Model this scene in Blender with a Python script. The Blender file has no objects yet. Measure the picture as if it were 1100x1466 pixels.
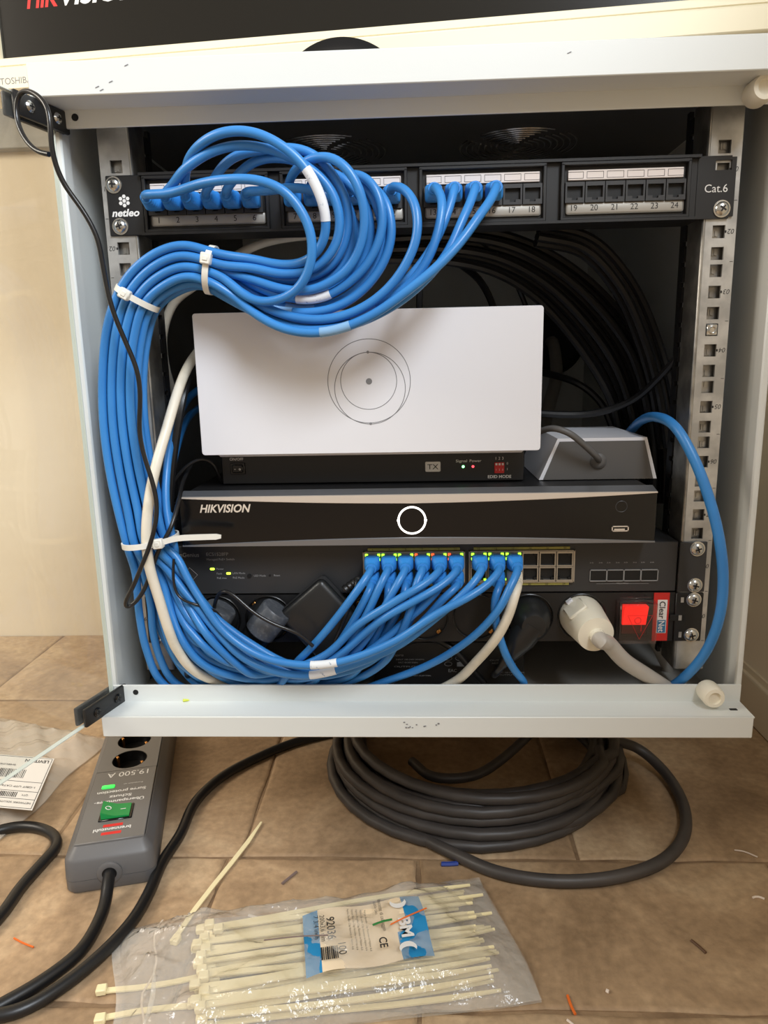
import bpy, bmesh, math, random
from mathutils import Vector, Matrix
from mathutils.kdtree import KDTree
random.seed(7)
SC = bpy.context.scene
COL = SC.collection

# ------------------------------------------------------------------ camera, world, light, exposure
# All lengths below are millimetres: X right, Y into the cabinet (0 = rack face), Z up (0 = top of rack unit 1).
FLOOR = -630.0
F_PX = 1017.0
CAM = Vector((-3.2033, -587.8254, -160.8445))
PITCH, YAW, ROLL = 0.205422034, -0.0442788701, -0.0205949736


def cam_axes():
    cy, sy, cp, sp = math.cos(YAW), math.sin(YAW), math.cos(PITCH), math.sin(PITCH)
    f = Vector((sy * cp, cy * cp, -sp))
    r = Vector((cy, -sy, 0))
    u = r.cross(f)
    c, s = math.cos(ROLL), math.sin(ROLL)
    return r * c + u * s, u * c - r * s, f


RT, UP, FW = cam_axes()


def wv(p):                      # millimetres -> scene metres
    return Vector((p[0] / 1000, p[1] / 1000, (p[2] - FLOOR) / 1000))


def at(px, py, Y):              # the point of the plane Y that stands at this place of the photograph
    d = FW + RT * ((px - 550) / F_PX) + UP * ((733 - py) / F_PX)
    return CAM + d * ((Y - CAM.y) / d.y)


def atz(px, py, Z):             # the same on a level plane
    d = FW + RT * ((px - 550) / F_PX) + UP * ((733 - py) / F_PX)
    return CAM + d * ((Z - CAM.z) / d.z)


cd = bpy.data.cameras.new('camera')
cam = bpy.data.objects.new('camera', cd)
COL.objects.link(cam)
cd.sensor_fit = 'VERTICAL'
cd.sensor_height = 36.0
cd.sensor_width = 27.0
cd.lens = 36.0 * F_PX / 1466.0
cd.clip_start = 0.01
cam.matrix_world = Matrix.Translation(wv(CAM)) @ Matrix((RT, UP, -FW)).transposed().to_4x4()
SC.camera = cam

W = bpy.data.worlds.new('room_light')
SC.world = W
W.use_nodes = True
W.node_tree.nodes['Background'].inputs[0].default_value = (1.0, 0.86, 0.70, 1)
W.node_tree.nodes['Background'].inputs[1].default_value = 0.44


def area(name, loc, target, sx, sy, power, col):
    l = bpy.data.lights.new(name, 'AREA')
    l.shape = 'RECTANGLE'
    l.size, l.size_y, l.energy, l.color = sx, sy, power, col
    o = bpy.data.objects.new(name, l)
    COL.objects.link(o)
    o.location = loc
    d = Vector(target) - Vector(loc)
    o.rotation_euler = d.to_track_quat('-Z', 'Y').to_euler()


area('window_daylight', (0.85, -1.75, 2.05), (-0.1, 0.0, 0.45), 0.8, 1.0, 86, (0.85, 0.92, 1.0))
area('left_fill', (-1.45, -0.45, 1.25), (-0.6, 0.4, 0.2), 0.6, 0.6, 17, (1.0, 0.90, 0.77))  # added fill without a known source, brightens the left wall and floor
SC.view_settings.view_transform = 'Standard'
SC.view_settings.look = 'None'
SC.view_settings.gamma = 1.0
SC.view_settings.use_curve_mapping = False
SC.view_settings.exposure = 0.0


# ------------------------------------------------------------------ materials
def lin(c):
    return tuple(((v / 255) / 12.92 if v / 255 <= 0.04045 else ((v / 255 + 0.055) / 1.055) ** 2.4) for v in c)


def mat(name, rgb, rough=0.5, metal=0.0, spec=0.5, noise=None, bump=None, emit=None, coat=0.0, trans=0.0):
    m = bpy.data.materials.new(name)
    m.use_nodes = True
    nt = m.node_tree
    b = nt.nodes['Principled BSDF']
    c = lin(rgb)
    b.inputs['Base Color'].default_value = (*c, 1)
    b.inputs['Roughness'].default_value = rough
    b.inputs['Metallic'].default_value = metal
    b.inputs['Specular IOR Level'].default_value = spec
    b.inputs['Coat Weight'].default_value = coat
    b.inputs['Transmission Weight'].default_value = trans
    if emit:
        b.inputs['Emission Color'].default_value = (*lin(emit[0]), 1)
        b.inputs['Emission Strength'].default_value = emit[1]
    tc = None
    if noise or bump:
        tc = nt.nodes.new('ShaderNodeTexCoord')
    if noise:                   # (scale, second colour, low, high)
        n = nt.nodes.new('ShaderNodeTexNoise')
        n.inputs['Scale'].default_value = noise[0]
        n.inputs['Detail'].default_value = 6
        nt.links.new(tc.outputs['Object'], n.inputs['Vector'])
        r = nt.nodes.new('ShaderNodeValToRGB')
        r.color_ramp.elements[0].position, r.color_ramp.elements[1].position = noise[2], noise[3]
        r.color_ramp.elements[0].color = (*c, 1)
        r.color_ramp.elements[1].color = (*lin(noise[1]), 1)
        nt.links.new(n.outputs['Fac'], r.inputs['Fac'])
        nt.links.new(r.outputs['Color'], b.inputs['Base Color'])
    if bump:                    # (scale, strength, distance)
        n2 = nt.nodes.new('ShaderNodeTexNoise')
        n2.inputs['Scale'].default_value = bump[0]
        n2.inputs['Detail'].default_value = 8
        nt.links.new(tc.outputs['Object'], n2.inputs['Vector'])
        bp = nt.nodes.new('ShaderNodeBump')
        bp.inputs['Strength'].default_value = bump[1]
        bp.inputs['Distance'].default_value = bump[2]
        nt.links.new(n2.outputs['Fac'], bp.inputs['Height'])
        nt.links.new(bp.outputs['Normal'], b.inputs['Normal'])
    return m


def clear_film(name, tint, haze, rough=0.08, haze_col=(240, 238, 230), bump=None):
    """Thin clear sheet: mostly see-through, fresnel gloss, a little milky haze."""
    m = bpy.data.materials.new(name)
    m.use_nodes = True
    nt = m.node_tree
    nt.nodes.clear()
    out = nt.nodes.new('ShaderNodeOutputMaterial')
    t = nt.nodes.new('ShaderNodeBsdfTransparent')
    t.inputs[0].default_value = (*tint, 1)
    g = nt.nodes.new('ShaderNodeBsdfGlossy')
    g.inputs['Roughness'].default_value = rough
    d = nt.nodes.new('ShaderNodeBsdfDiffuse')
    d.inputs[0].default_value = (*lin(haze_col), 1)
    lw = nt.nodes.new('ShaderNodeLayerWeight')
    pw = nt.nodes.new('ShaderNodeMath')
    pw.operation = 'POWER'
    pw.inputs[1].default_value = 5.0
    nt.links.new(lw.outputs['Facing'], pw.inputs[0])
    fr = nt.nodes.new('ShaderNodeMath')         # Schlick reflectance, alike from both sides of the sheet
    fr.operation = 'MULTIPLY_ADD'
    fr.inputs[1].default_value, fr.inputs[2].default_value = 0.96, 0.035
    nt.links.new(pw.outputs[0], fr.inputs[0])
    m1 = nt.nodes.new('ShaderNodeMixShader')
    m2 = nt.nodes.new('ShaderNodeMixShader')
    m1.inputs[0].default_value = haze
    nt.links.new(t.outputs[0], m1.inputs[1])
    nt.links.new(d.outputs[0], m1.inputs[2])
    nt.links.new(fr.outputs[0], m2.inputs[0])
    nt.links.new(m1.outputs[0], m2.inputs[1])
    nt.links.new(g.outputs[0], m2.inputs[2])
    nt.links.new(m2.outputs[0], out.inputs[0])
    if bump:
        tc = nt.nodes.new('ShaderNodeTexCoord')
        n2 = nt.nodes.new('ShaderNodeTexNoise')
        n2.inputs['Scale'].default_value = bump[0]
        n2.inputs['Detail'].default_value = 4
        nt.links.new(tc.outputs['Object'], n2.inputs['Vector'])
        bp = nt.nodes.new('ShaderNodeBump')
        bp.inputs['Strength'].default_value = bump[1]
        bp.inputs['Distance'].default_value = bump[2]
        nt.links.new(n2.outputs['Fac'], bp.inputs['Height'])
        for s in (g, d, lw):
            nt.links.new(bp.outputs['Normal'], s.inputs['Normal'])
    return m


def stone_mat(name, a, b, c, scale=6.0):
    m = mat(name, a, 0.62, spec=0.35, bump=(60, 0.35, 0.004))
    nt = m.node_tree
    bs = nt.nodes['Principled BSDF']
    tc = nt.nodes.new('ShaderNodeTexCoord')
    oi = nt.nodes.new('ShaderNodeObjectInfo')
    ad = nt.nodes.new('ShaderNodeVectorMath')
    ad.operation = 'MULTIPLY_ADD'
    ad.inputs[1].default_value = (1, 1, 1)
    cb = nt.nodes.new('ShaderNodeCombineXYZ')
    ml = nt.nodes.new('ShaderNodeMath')
    ml.operation = 'MULTIPLY'
    ml.inputs[1].default_value = 37.0
    nt.links.new(oi.outputs['Random'], ml.inputs[0])
    nt.links.new(ml.outputs[0], cb.inputs[0])
    nt.links.new(ml.outputs[0], cb.inputs[2])
    nt.links.new(tc.outputs['Object'], ad.inputs[0])
    nt.links.new(cb.outputs[0], ad.inputs[2])
    n1 = nt.nodes.new('ShaderNodeTexNoise')
    n1.inputs['Scale'].default_value = scale
    n1.inputs['Detail'].default_value = 9
    n1.inputs['Roughness'].default_value = 0.62
    n1.inputs['Distortion'].default_value = 0.8
    n3 = nt.nodes.new('ShaderNodeTexNoise')
    n3.inputs['Scale'].default_value = 140
    n3.inputs['Detail'].default_value = 4
    nt.links.new(ad.outputs[0], n1.inputs['Vector'])
    nt.links.new(ad.outputs[0], n3.inputs['Vector'])
    r = nt.nodes.new('ShaderNodeValToRGB')
    e = r.color_ramp.elements
    e[0].position, e[0].color = 0.28, (*lin(b), 1)
    e[1].position, e[1].color = 0.72, (*lin(c), 1)
    k = e.new(0.5)
    k.color = (*lin(a), 1)
    nt.links.new(n1.outputs['Fac'], r.inputs['Fac'])
    mx = nt.nodes.new('ShaderNodeMixRGB')
    mx.blend_type = 'OVERLAY'
    mx.inputs[0].default_value = 0.35
    nt.links.new(r.outputs['Color'], mx.inputs[1])
    nt.links.new(n3.outputs['Fac'], mx.inputs[2])
    hv = nt.nodes.new('ShaderNodeHueSaturation')
    mr = nt.nodes.new('ShaderNodeMapRange')
    mr.inputs[3].default_value, mr.inputs[4].default_value = 0.86, 1.12
    nt.links.new(oi.outputs['Random'], mr.inputs[0])
    nt.links.new(mr.outputs[0], hv.inputs['Value'])
    nt.links.new(mx.outputs[0], hv.inputs['Color'])
    nt.links.new(hv.outputs[0], bs.inputs['Base Color'])
    return m


M = {}
M['cabinet'] = mat('cabinet_paint', (216, 219, 216), 0.42, bump=(900, 0.05, 0.0005))
M['cabinet_shaded'] = mat('cabinet_paint_shaded', (176, 172, 164), 0.5)  # greyer copy of the cabinet paint, interior dimness put into the colour
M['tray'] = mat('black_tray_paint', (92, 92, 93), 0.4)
M['black'] = mat('black_paint', (26, 26, 27), 0.42, bump=(1500, 0.04, 0.0004))
M['black_dark'] = mat('black_recess', (9, 9, 9), 0.6)
M['black_gloss'] = mat('black_gloss', (14, 14, 15), 0.16)
M['charcoal'] = mat('charcoal_metal', (50, 50, 51), 0.42, bump=(1500, 0.04, 0.0004))
M['rubber'] = mat('black_rubber', (24, 24, 25), 0.38)
M['coil'] = mat('dark_grey_rubber', (62, 58, 56), 0.45, noise=(30, (74, 69, 66), 0.4, 0.7))
M['wire'] = mat('black_wire', (30, 29, 29), 0.28)
M['galv'] = mat('galvanised_steel', (176, 176, 174), 0.42, 0.75, noise=(45, (206, 206, 203), 0.4, 0.62))
M['galv_edge'] = mat('worn_steel', (140, 138, 134), 0.38, 0.85, noise=(60, (178, 176, 170), 0.4, 0.65))
M['zinc'] = mat('zinc_screw', (205, 206, 204), 0.22, 1.0)
M['dark_metal'] = mat('dark_metal', (60, 60, 62), 0.4, 0.8)
M['vent'] = mat('vent_metal', (190, 190, 190), 0.25, 0.9)
M['blue'] = mat('blue_cable_pvc', (50, 124, 194), 0.36, noise=(18, (56, 132, 202), 0.4, 0.6))
M['blue_plug'] = mat('blue_plug_boot', (52, 136, 212), 0.4)
M['white_cable'] = mat('white_cable_pvc', (226, 218, 200), 0.42, noise=(60, (206, 198, 178), 0.45, 0.75))
M['grey_cable'] = mat('grey_cable_pvc', (178, 172, 163), 0.45)
M['white'] = mat('white_plastic', (226, 226, 230), 0.35)
M['ivory'] = mat('ivory_plastic', (232, 226, 208), 0.38)
M['cream'] = mat('cream_plastic', (236, 227, 198), 0.45)
M['screen'] = mat('dark_screen', (26, 24, 20), 0.2)
M['tie'] = mat('nylon_tie', (232, 230, 220), 0.35)
M['tie_bag'] = mat('natural_nylon', (242, 228, 182), 0.4)
M['sleeve'] = mat('white_label_sleeve', (228, 232, 236), 0.3, noise=(260, (150, 165, 185), 0.62, 0.72))
M['sleeve_clear'] = mat('clear_label_sleeve', (128, 172, 214), 0.18)
M['paper'] = mat('white_paper', (226, 222, 216), 0.7)
M['paper_cream'] = mat('card_paper', (238, 216, 182), 0.7)
M['card_blue'] = mat('card_blue_print', (28, 132, 186), 0.6)
M['ink'] = mat('dark_ink', (44, 42, 40), 0.7)
M['ink_grey'] = mat('grey_ink', (128, 128, 130), 0.7)
M['ink_white'] = mat('white_ink', (226, 224, 220), 0.6)
M['ink_silver'] = mat('silver_ink', (214, 200, 182), 0.4)
M['ink_dim'] = mat('dim_ink', (150, 150, 150), 0.6)
M['red_print'] = mat('red_print', (214, 44, 40), 0.6)
M['label_red'] = mat('red_label', (196, 38, 32), 0.5)
M['label_blue'] = mat('blue_label', (52, 112, 150), 0.5)
M['silver'] = mat('silver_trim', (226, 216, 204), 0.34, 0.45)
M['silver_cool'] = mat('brushed_trim', (140, 142, 146), 0.34, 0.7)
M['number_strip'] = mat('number_strip', (170, 166, 158), 0.4, 0.3)
M['label_strip'] = mat('label_strip', (226, 216, 210), 0.5)
M['port_metal'] = mat('port_shield', (186, 180, 168), 0.35, 0.7)
M['yellow_strip'] = mat('yellow_strip', (168, 162, 84), 0.6)
M['brass'] = mat('brass_contact', (196, 140, 78), 0.3, 1.0)
M['led_green'] = mat('lit_green', (120, 230, 40), 0.4, emit=((150, 255, 50), 3.0))
M['led_lime'] = mat('lit_lime', (200, 235, 60), 0.4, emit=((205, 250, 70), 2.2))
M['led_orange'] = mat('lit_orange', (240, 80, 30), 0.4, emit=((255, 84, 40), 2.2))
M['led_green2'] = mat('lit_signal', (120, 255, 140), 0.4, emit=((120, 255, 140), 5.0))
M['led_red'] = mat('lit_power', (255, 60, 60), 0.4, emit=((255, 70, 80), 3.0))
M['ring'] = mat('lit_ring', (250, 246, 238), 0.4, emit=((255, 246, 236), 2.2))
M['rocker_red'] = mat('lit_red_rocker', (240, 40, 32), 0.3, emit=((255, 30, 24), 0.75))
M['rocker_dark'] = mat('dark_red_rocker', (70, 14, 12), 0.3)
M['dip_red'] = mat('red_dip', (206, 40, 40), 0.4)
M['strip_grey'] = mat('grey_strip_plastic', (98, 97, 97), 0.45, bump=(1200, 0.06, 0.0004))
M['strip_top'] = mat('grey_strip_top', (108, 106, 104), 0.4, bump=(1200, 0.06, 0.0004))
M['socket'] = mat('socket_black', (16, 15, 15), 0.3)
M['green_rocker'] = mat('green_rocker', (20, 120, 60), 0.2, emit=((30, 150, 70), 0.25))
M['green_led'] = mat('green_indicator', (60, 230, 90), 0.3, emit=((60, 240, 90), 0.9))
M['pdu'] = mat('pdu_black', (24, 24, 25), 0.4)
M['plug_black'] = mat('plug_black', (30, 31, 32), 0.36)
M['plug_grey'] = mat('plug_grey', (70, 74, 80), 0.42, noise=(300, (95, 98, 102), 0.5, 0.7))
M['adapter_grey'] = mat('adapter_grey', (92, 90, 88), 0.5)
M['slab'] = mat('grey_stone_slab', (140, 136, 126), 0.6, noise=(14, (176, 170, 156), 0.35, 0.7), bump=(50, 0.3, 0.003))
M['wall'] = mat('cream_plaster', (226, 210, 182), 0.85, noise=(2.2, (232, 218, 192), 0.35, 0.65), bump=(35, 0.35, 0.004))
M['wall_side'] = mat('beige_painted_panel', (236, 228, 212), 0.6, bump=(60, 0.15, 0.002))
M['base'] = mat('beige_baseboard', (226, 216, 196), 0.5)
M['grout'] = mat('sandy_grout', (150, 124, 94), 0.85, noise=(30, (112, 88, 64), 0.35, 0.7), bump=(120, 0.5, 0.004))
M['tile'] = stone_mat('brown_stone_tile', (172, 144, 112), (126, 102, 76), (206, 180, 146))
M['glass'] = clear_film('door_glass', (0.95, 0.96, 0.95), 0.03, 0.01)
M['glass_edge'] = mat('glass_edge', (206, 214, 208), 0.2)
M['cover'] = clear_film('clear_cover', (0.98, 0.97, 0.97), 0.008, 0.08)
M['bag'] = clear_film('clear_bag_film', (0.98, 0.97, 0.95), 0.24, 0.16, bump=(34, 0.8, 0.01))
M['bag_milky'] = clear_film('milky_bag_film', (0.95, 0.93, 0.90), 0.46, 0.2, (236, 222, 204), bump=(22, 0.6, 0.012))
for nm, c in (('orange', (226, 110, 40)), ('blue_bit', (40, 66, 150)), ('brown', (90, 64, 44)), ('white_bit', (228, 214, 200)), ('grey_bit', (128, 110, 104)), ('yellow', (206, 214, 60)), ('green_bit', (30, 120, 50))):
    M[nm] = mat('offcut_' + nm, c, 0.5)


# ------------------------------------------------------------------ mesh builder (millimetres)
def frame_of(t):
    t = t.normalized()
    a = Vector((0, 0, 1)) if abs(t.z) < 0.9 else Vector((1, 0, 0))
    u = t.cross(a).normalized()
    return u, t.cross(u).normalized()


TEXT_CACHE = {}


def text_mesh(s, shear, off):
    k = (s, shear, off)
    if k not in TEXT_CACHE:
        cu = bpy.data.curves.new('t', 'FONT')
        cu.body = s
        cu.size = 1.0
        cu.shear = shear
        cu.offset = off
        cu.resolution_u = 3
        o = bpy.data.objects.new('t', cu)
        COL.objects.link(o)
        me = bpy.data.meshes.new_from_object(o.evaluated_get(bpy.context.evaluated_depsgraph_get()))
        vs = [v.co.copy() for v in me.vertices]
        fs = [list(p.vertices) for p in me.polygons]
        bpy.data.objects.remove(o)
        bpy.data.curves.remove(cu)
        bpy.data.meshes.remove(me)
        TEXT_CACHE[k] = (vs, fs)
    return TEXT_CACHE[k]


class B:
    def __init__(self):
        self.v, self.f, self.mi = [], [], []
        self.m = 0

    def add(self, vs, fs):
        o = len(self.v)
        self.v += [Vector(p) for p in vs]
        self.f += [[i + o for i in f] for f in fs]
        self.mi += [self.m] * len(fs)
        return self

    def frombm(self, bm):
        bm.verts.index_update()
        self.add([v.co for v in bm.verts], [[v.index for v in f.verts] for f in bm.faces])
        bm.free()

    def obox(self, c, a, b, d, bev=0.0, seg=1):
        c, a, b, d = Vector(c), Vector(a), Vector(b), Vector(d)
        vs = [c + a * i + b * j + d * k for i in (-1, 1) for j in (-1, 1) for k in (-1, 1)]
        fs = [(0, 1, 3, 2), (4, 6, 7, 5), (0, 4, 5, 1), (2, 3, 7, 6), (0, 2, 6, 4), (1, 5, 7, 3)]
        if a.cross(b).dot(d) < 0:
            fs = [f[::-1] for f in fs]
        if bev <= 0:
            return self.add(vs, fs)
        bm = bmesh.new()
        bv = [bm.verts.new(p) for p in vs]
        for f in fs:
            bm.faces.new([bv[i] for i in f])
        bmesh.ops.bevel(bm, geom=bm.edges[:], offset=bev, segments=seg, affect='EDGES', profile=0.5)
        self.frombm(bm)
        return self

    def box(self, x0, x1, y0, y1, z0, z1, bev=0.0, seg=1):
        return self.obox(((x0 + x1) / 2, (y0 + y1) / 2, (z0 + z1) / 2), ((x1 - x0) / 2, 0, 0), (0, (y1 - y0) / 2, 0), (0, 0, (z1 - z0) / 2), bev, seg)

    def loft(self, rings, cap=True, closed=False):
        n = len(rings[0])
        vs = [p for r in rings for p in r]
        fs = []
        m = len(rings)
        for i in range(m if closed else m - 1):
            for j in range(n):
                a, b = i * n + j, i * n + (j + 1) % n
                c, d = ((i + 1) % m) * n + (j + 1) % n, ((i + 1) % m) * n + j
                fs.append((a, b, c, d))
        if cap and not closed:
            fs.append(tuple(range(n))[::-1])
            fs.append(tuple((m - 1) * n + j for j in range(n)))
        return self.add(vs, fs)

    def lathe(self, prof, o, ax, n=20, cap=True):
        o, ax = Vector(o), Vector(ax).normalized()
        u, w = frame_of(ax)
        return self.loft([[o + ax * h + (u * math.cos(2 * math.pi * j / n) + w * math.sin(2 * math.pi * j / n)) * r for j in range(n)] for r, h in prof], cap)

    def cyl(self, p0, p1, r, n=16, r1=None):
        p0, p1 = Vector(p0), Vector(p1)
        return self.lathe([(r, 0), (r if r1 is None else r1, (p1 - p0).length)], p0, p1 - p0, n)

    def tube(self, pts, r, n=10, closed=False):
        m = len(pts)
        rings = []
        u = None
        for i, p in enumerate(pts):
            if closed:
                t = pts[(i + 1) % m] - pts[i - 1]
            else:
                t = pts[min(i + 1, m - 1)] - pts[max(i - 1, 0)]
            if t.length < 1e-6:
                t = Vector((0, 0, 1))
            t.normalize()
            if u is None:
                u, _ = frame_of(t)
            u = (u - t * u.dot(t)).normalized()
            w = t.cross(u)
            rr = r[i] if isinstance(r, (list, tuple)) else r
            rings.append([p + (u * math.cos(2 * math.pi * j / n) + w * math.sin(2 * math.pi * j / n)) * rr for j in range(n)])
        return self.loft(rings, True, closed)

    def torus(self, o, ax, R, r, n=40, k=8, a0=0.0, a1=2 * math.pi, sx=1.0):
        o, ax = Vector(o), Vector(ax).normalized()
        u, w = frame_of(ax)
        full = abs(a1 - a0 - 2 * math.pi) < 1e-6
        pts = [o + (u * math.cos(a0 + (a1 - a0) * i / (n if full else n - 1)) * sx + w * math.sin(a0 + (a1 - a0) * i / (n if full else n - 1))) * R for i in range(n)]
        return self.tube(pts, r, k, full)

    def poly(self, pts, ex):
        pts, ex = [Vector(p) for p in pts], Vector(ex)
        return self.loft([pts, [p + ex for p in pts]], True)

    def band(self, pts, side, thick, closed=True):
        """A flat strap: cross-section given by per-point side vectors and outward vectors."""
        rings = []
        for p, s, o in zip(pts, side, thick):
            rings.append([p - s, p + s, p + s + o, p - s + o])
        return self.loft(rings, True, closed)

    def text(self, s, pos, size, xd=(1, 0, 0), yd=(0, 0, 1), al='c', shear=0.0, off=0.0, width=None, lift=0.12):
        """Flat lettering; size = capital height in mm, width = total width in mm."""
        vs, fs = text_mesh(s, shear, off)
        if not vs:
            return self
        xd, yd = Vector(xd).normalized(), Vector(yd).normalized()
        nz = xd.cross(yd)
        x0, x1 = min(v.x for v in vs), max(v.x for v in vs)
        ky = size / 0.69
        kx = width / (x1 - x0) if width else ky
        ox = {'c': (x0 + x1) / 2, 'l': x0, 'r': x1}[al]
        pos = Vector(pos) + nz * lift
        return self.add([pos + xd * ((v.x - ox) * kx) + yd * ((v.y - 0.345) * ky) for v in vs], fs)

    def holed(self, x0, x1, z0, z1, xc, zc, r, yf, depth, n=28):
        """Front face (towards -Y) with a round recess."""
        c, s = [], []
        for j in range(n):
            a = 2 * math.pi * (j + 0.5) / n
            dx, dz = math.cos(a), math.sin(a)
            c.append((xc + dx * r, zc + dz * r))
            tx = ((x1 - xc) if dx > 0 else (x0 - xc)) / dx if abs(dx) > 1e-9 else 1e9
            tz = ((z1 - zc) if dz > 0 else (z0 - zc)) / dz if abs(dz) > 1e-9 else 1e9
            t = min(tx, tz)
            s.append((xc + dx * t, zc + dz * t))
        # nearest samples become the rectangle's own corners
        for cx, cz in ((x0, z0), (x0, z1), (x1, z0), (x1, z1)):
            k = min(range(n), key=lambda i: (s[i][0] - cx) ** 2 + (s[i][1] - cz) ** 2)
            s[k] = (cx, cz)
        vs = [(x, yf, z) for x, z in s] + [(x, yf, z) for x, z in c] + [(x, yf + depth, z) for x, z in c]
        fs = []
        for j in range(n):
            k = (j + 1) % n
            fs.append((j, k, n + k, n + j))
            fs.append((n + j, n + k, 2 * n + k, 2 * n + j))
        fs.append(tuple(range(2 * n, 3 * n)))
        return self.add(vs, fs)


ORG = {}


def mesh_of(name, b, mats, org, smooth=True):
    me = bpy.data.meshes.new(name)
    o = Vector(org)
    me.from_pydata([(p - o) / 1000 for p in b.v], [], b.f)
    for m in (mats if isinstance(mats, (list, tuple)) else [mats]):
        me.materials.append(m)
    me.polygons.foreach_set('material_index', b.mi)
    bm = bmesh.new()
    bm.from_mesh(me)
    bmesh.ops.recalc_face_normals(bm, faces=bm.faces[:])
    bm.to_mesh(me)
    bm.free()
    if smooth:
        me.shade_smooth()
        me.set_sharp_from_angle(angle=math.radians(38))
    me.update()
    return me


def tag(o, label=None, cat=None, group=None, kind=None):
    for k, v in (('label', label), ('category', cat), ('group', group), ('kind', kind)):
        if v:
            o[k] = v
    return o


def thing(name, label, cat, org, group=None, rotz=None):
    """Empty at the thing's base. With rotz its parts are given in its own local millimetres, else in scene millimetres."""
    o = bpy.data.objects.new(name, None)
    COL.objects.link(o)
    o.empty_display_size = 0.02
    o.location = wv(org)
    ORG[o] = Vector(org)
    if rotz is not None:
        o.rotation_euler = (0, 0, rotz)
        ORG[o] = Vector((0, 0, 0))
    return tag(o, label, cat, group)


def part(name, b, m, parent, label=None, smooth=True, kind=None):
    o = bpy.data.objects.new(name, mesh_of(name, b, m, ORG[parent], smooth))
    COL.objects.link(o)
    o.parent = parent
    ORG[o] = ORG[parent]
    return tag(o, label, kind=kind)


def solid(name, b, m, label=None, cat=None, group=None, org=None, kind=None, smooth=True):
    if org is None:
        org = Vector((sum(p.x for p in b.v), sum(p.y for p in b.v), 0)) / len(b.v)
        org.z = min(p.z for p in b.v)
    o = bpy.data.objects.new(name, mesh_of(name, b, m, org, smooth))
    COL.objects.link(o)
    o.location = wv(org)
    ORG[o] = Vector(org)
    return tag(o, label, cat, group, kind)


def inst(name, me, loc, parent, rot=None, label=None):
    o = bpy.data.objects.new(name, me)
    COL.objects.link(o)
    o.parent = parent
    o.location = (Vector(loc) - ORG[parent]) / 1000
    if rot:
        o.rotation_euler = rot
    return tag(o, label)


def spline(P, step=4.0):
    """Centripetal Catmull-Rom through the points, resampled."""
    P = [Vector(p) for p in P]
    P = [2 * P[0] - P[1]] + P + [2 * P[-1] - P[-2]]
    out = []
    for i in range(1, len(P) - 2):
        p0, p1, p2, p3 = P[i - 1:i + 3]
        t0 = 0.0
        t1 = t0 + max((p1 - p0).length, 1e-3) ** 0.5
        t2 = t1 + max((p2 - p1).length, 1e-3) ** 0.5
        t3 = t2 + max((p3 - p2).length, 1e-3) ** 0.5
        n = max(2, int((p2 - p1).length / step))
        for k in range(n):
            t = t1 + (t2 - t1) * k / n
            a1 = p0 * ((t1 - t) / (t1 - t0)) + p1 * ((t - t0) / (t1 - t0))
            a2 = p1 * ((t2 - t) / (t2 - t1)) + p2 * ((t - t1) / (t2 - t1))
            a3 = p2 * ((t3 - t) / (t3 - t2)) + p3 * ((t - t2) / (t3 - t2))
            b1 = a1 * ((t2 - t) / (t2 - t0)) + a2 * ((t - t0) / (t2 - t0))
            b2 = a2 * ((t3 - t) / (t3 - t1)) + a3 * ((t - t1) / (t3 - t1))
            out.append(b1 * ((t2 - t) / (t2 - t1)) + b2 * ((t - t1) / (t2 - t1)))
    out.append(P[-2])
    for _ in range(2):
        out = [out[0]] + [(out[i - 1] + out[i] * 2 + out[i + 1]) / 4 for i in range(1, len(out) - 1)] + [out[-1]]
    return out


def px(*pts):
    return [at(*p) if len(p) == 3 else Vector(p[1:]) for p in pts]


def cable(name, pts, r, m, label, cat='cable', group=None, n=10, step=4.0):
    path = spline(pts, step)
    b = B().tube(path, r, n)
    return solid(name, b, m, label, cat, group, org=path[0]), path


# ------------------------------------------------------------------ the setting
HW = 270.0                                     # cabinet half width
XR, YB = 440.0, 603.0                          # right wall, back wall
fl = solid('floor', B().box(-2200, XR + 60, -2600, YB + 60, FLOOR - 40, FLOOR - 2.2), M['grout'], kind='structure', org=(0, 0, FLOOR))


def tile(x0, x1, y0, y1):
    g = 1.7
    x0, x1, y0, y1 = x0 + g, x1 - g, y0 + g, y1 - g
    ring = []
    k = 7
    for (ax, ay), (bx, by) in (((x0, y0), (x1, y0)), ((x1, y0), (x1, y1)), ((x1, y1), (x0, y1)), ((x0, y1), (x0, y0))):
        for i in range(k):
            t = i / k
            j = 0 if i == 0 else 1.6
            ring.append((ax + (bx - ax) * t + random.uniform(-j, j), ay + (by - ay) * t + random.uniform(-j, j)))
    cx, cy = (x0 + x1) / 2, (y0 + y1) / 2
    dz = random.uniform(-0.5, 0.3)

    def lvl(z, s):
        return [Vector((x - math.copysign(min(s, abs(x - cx)), x - cx), y - math.copysign(min(s, abs(y - cy)), y - cy), z)) for x, y in ring]
    part('tile', B().loft([lvl(FLOOR - 6, 0), lvl(FLOOR - 1.5 + dz, 0), lvl(FLOOR - 0.3 + dz, 1.4), lvl(FLOOR + dz, 4)]), M['tile'], fl)


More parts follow.
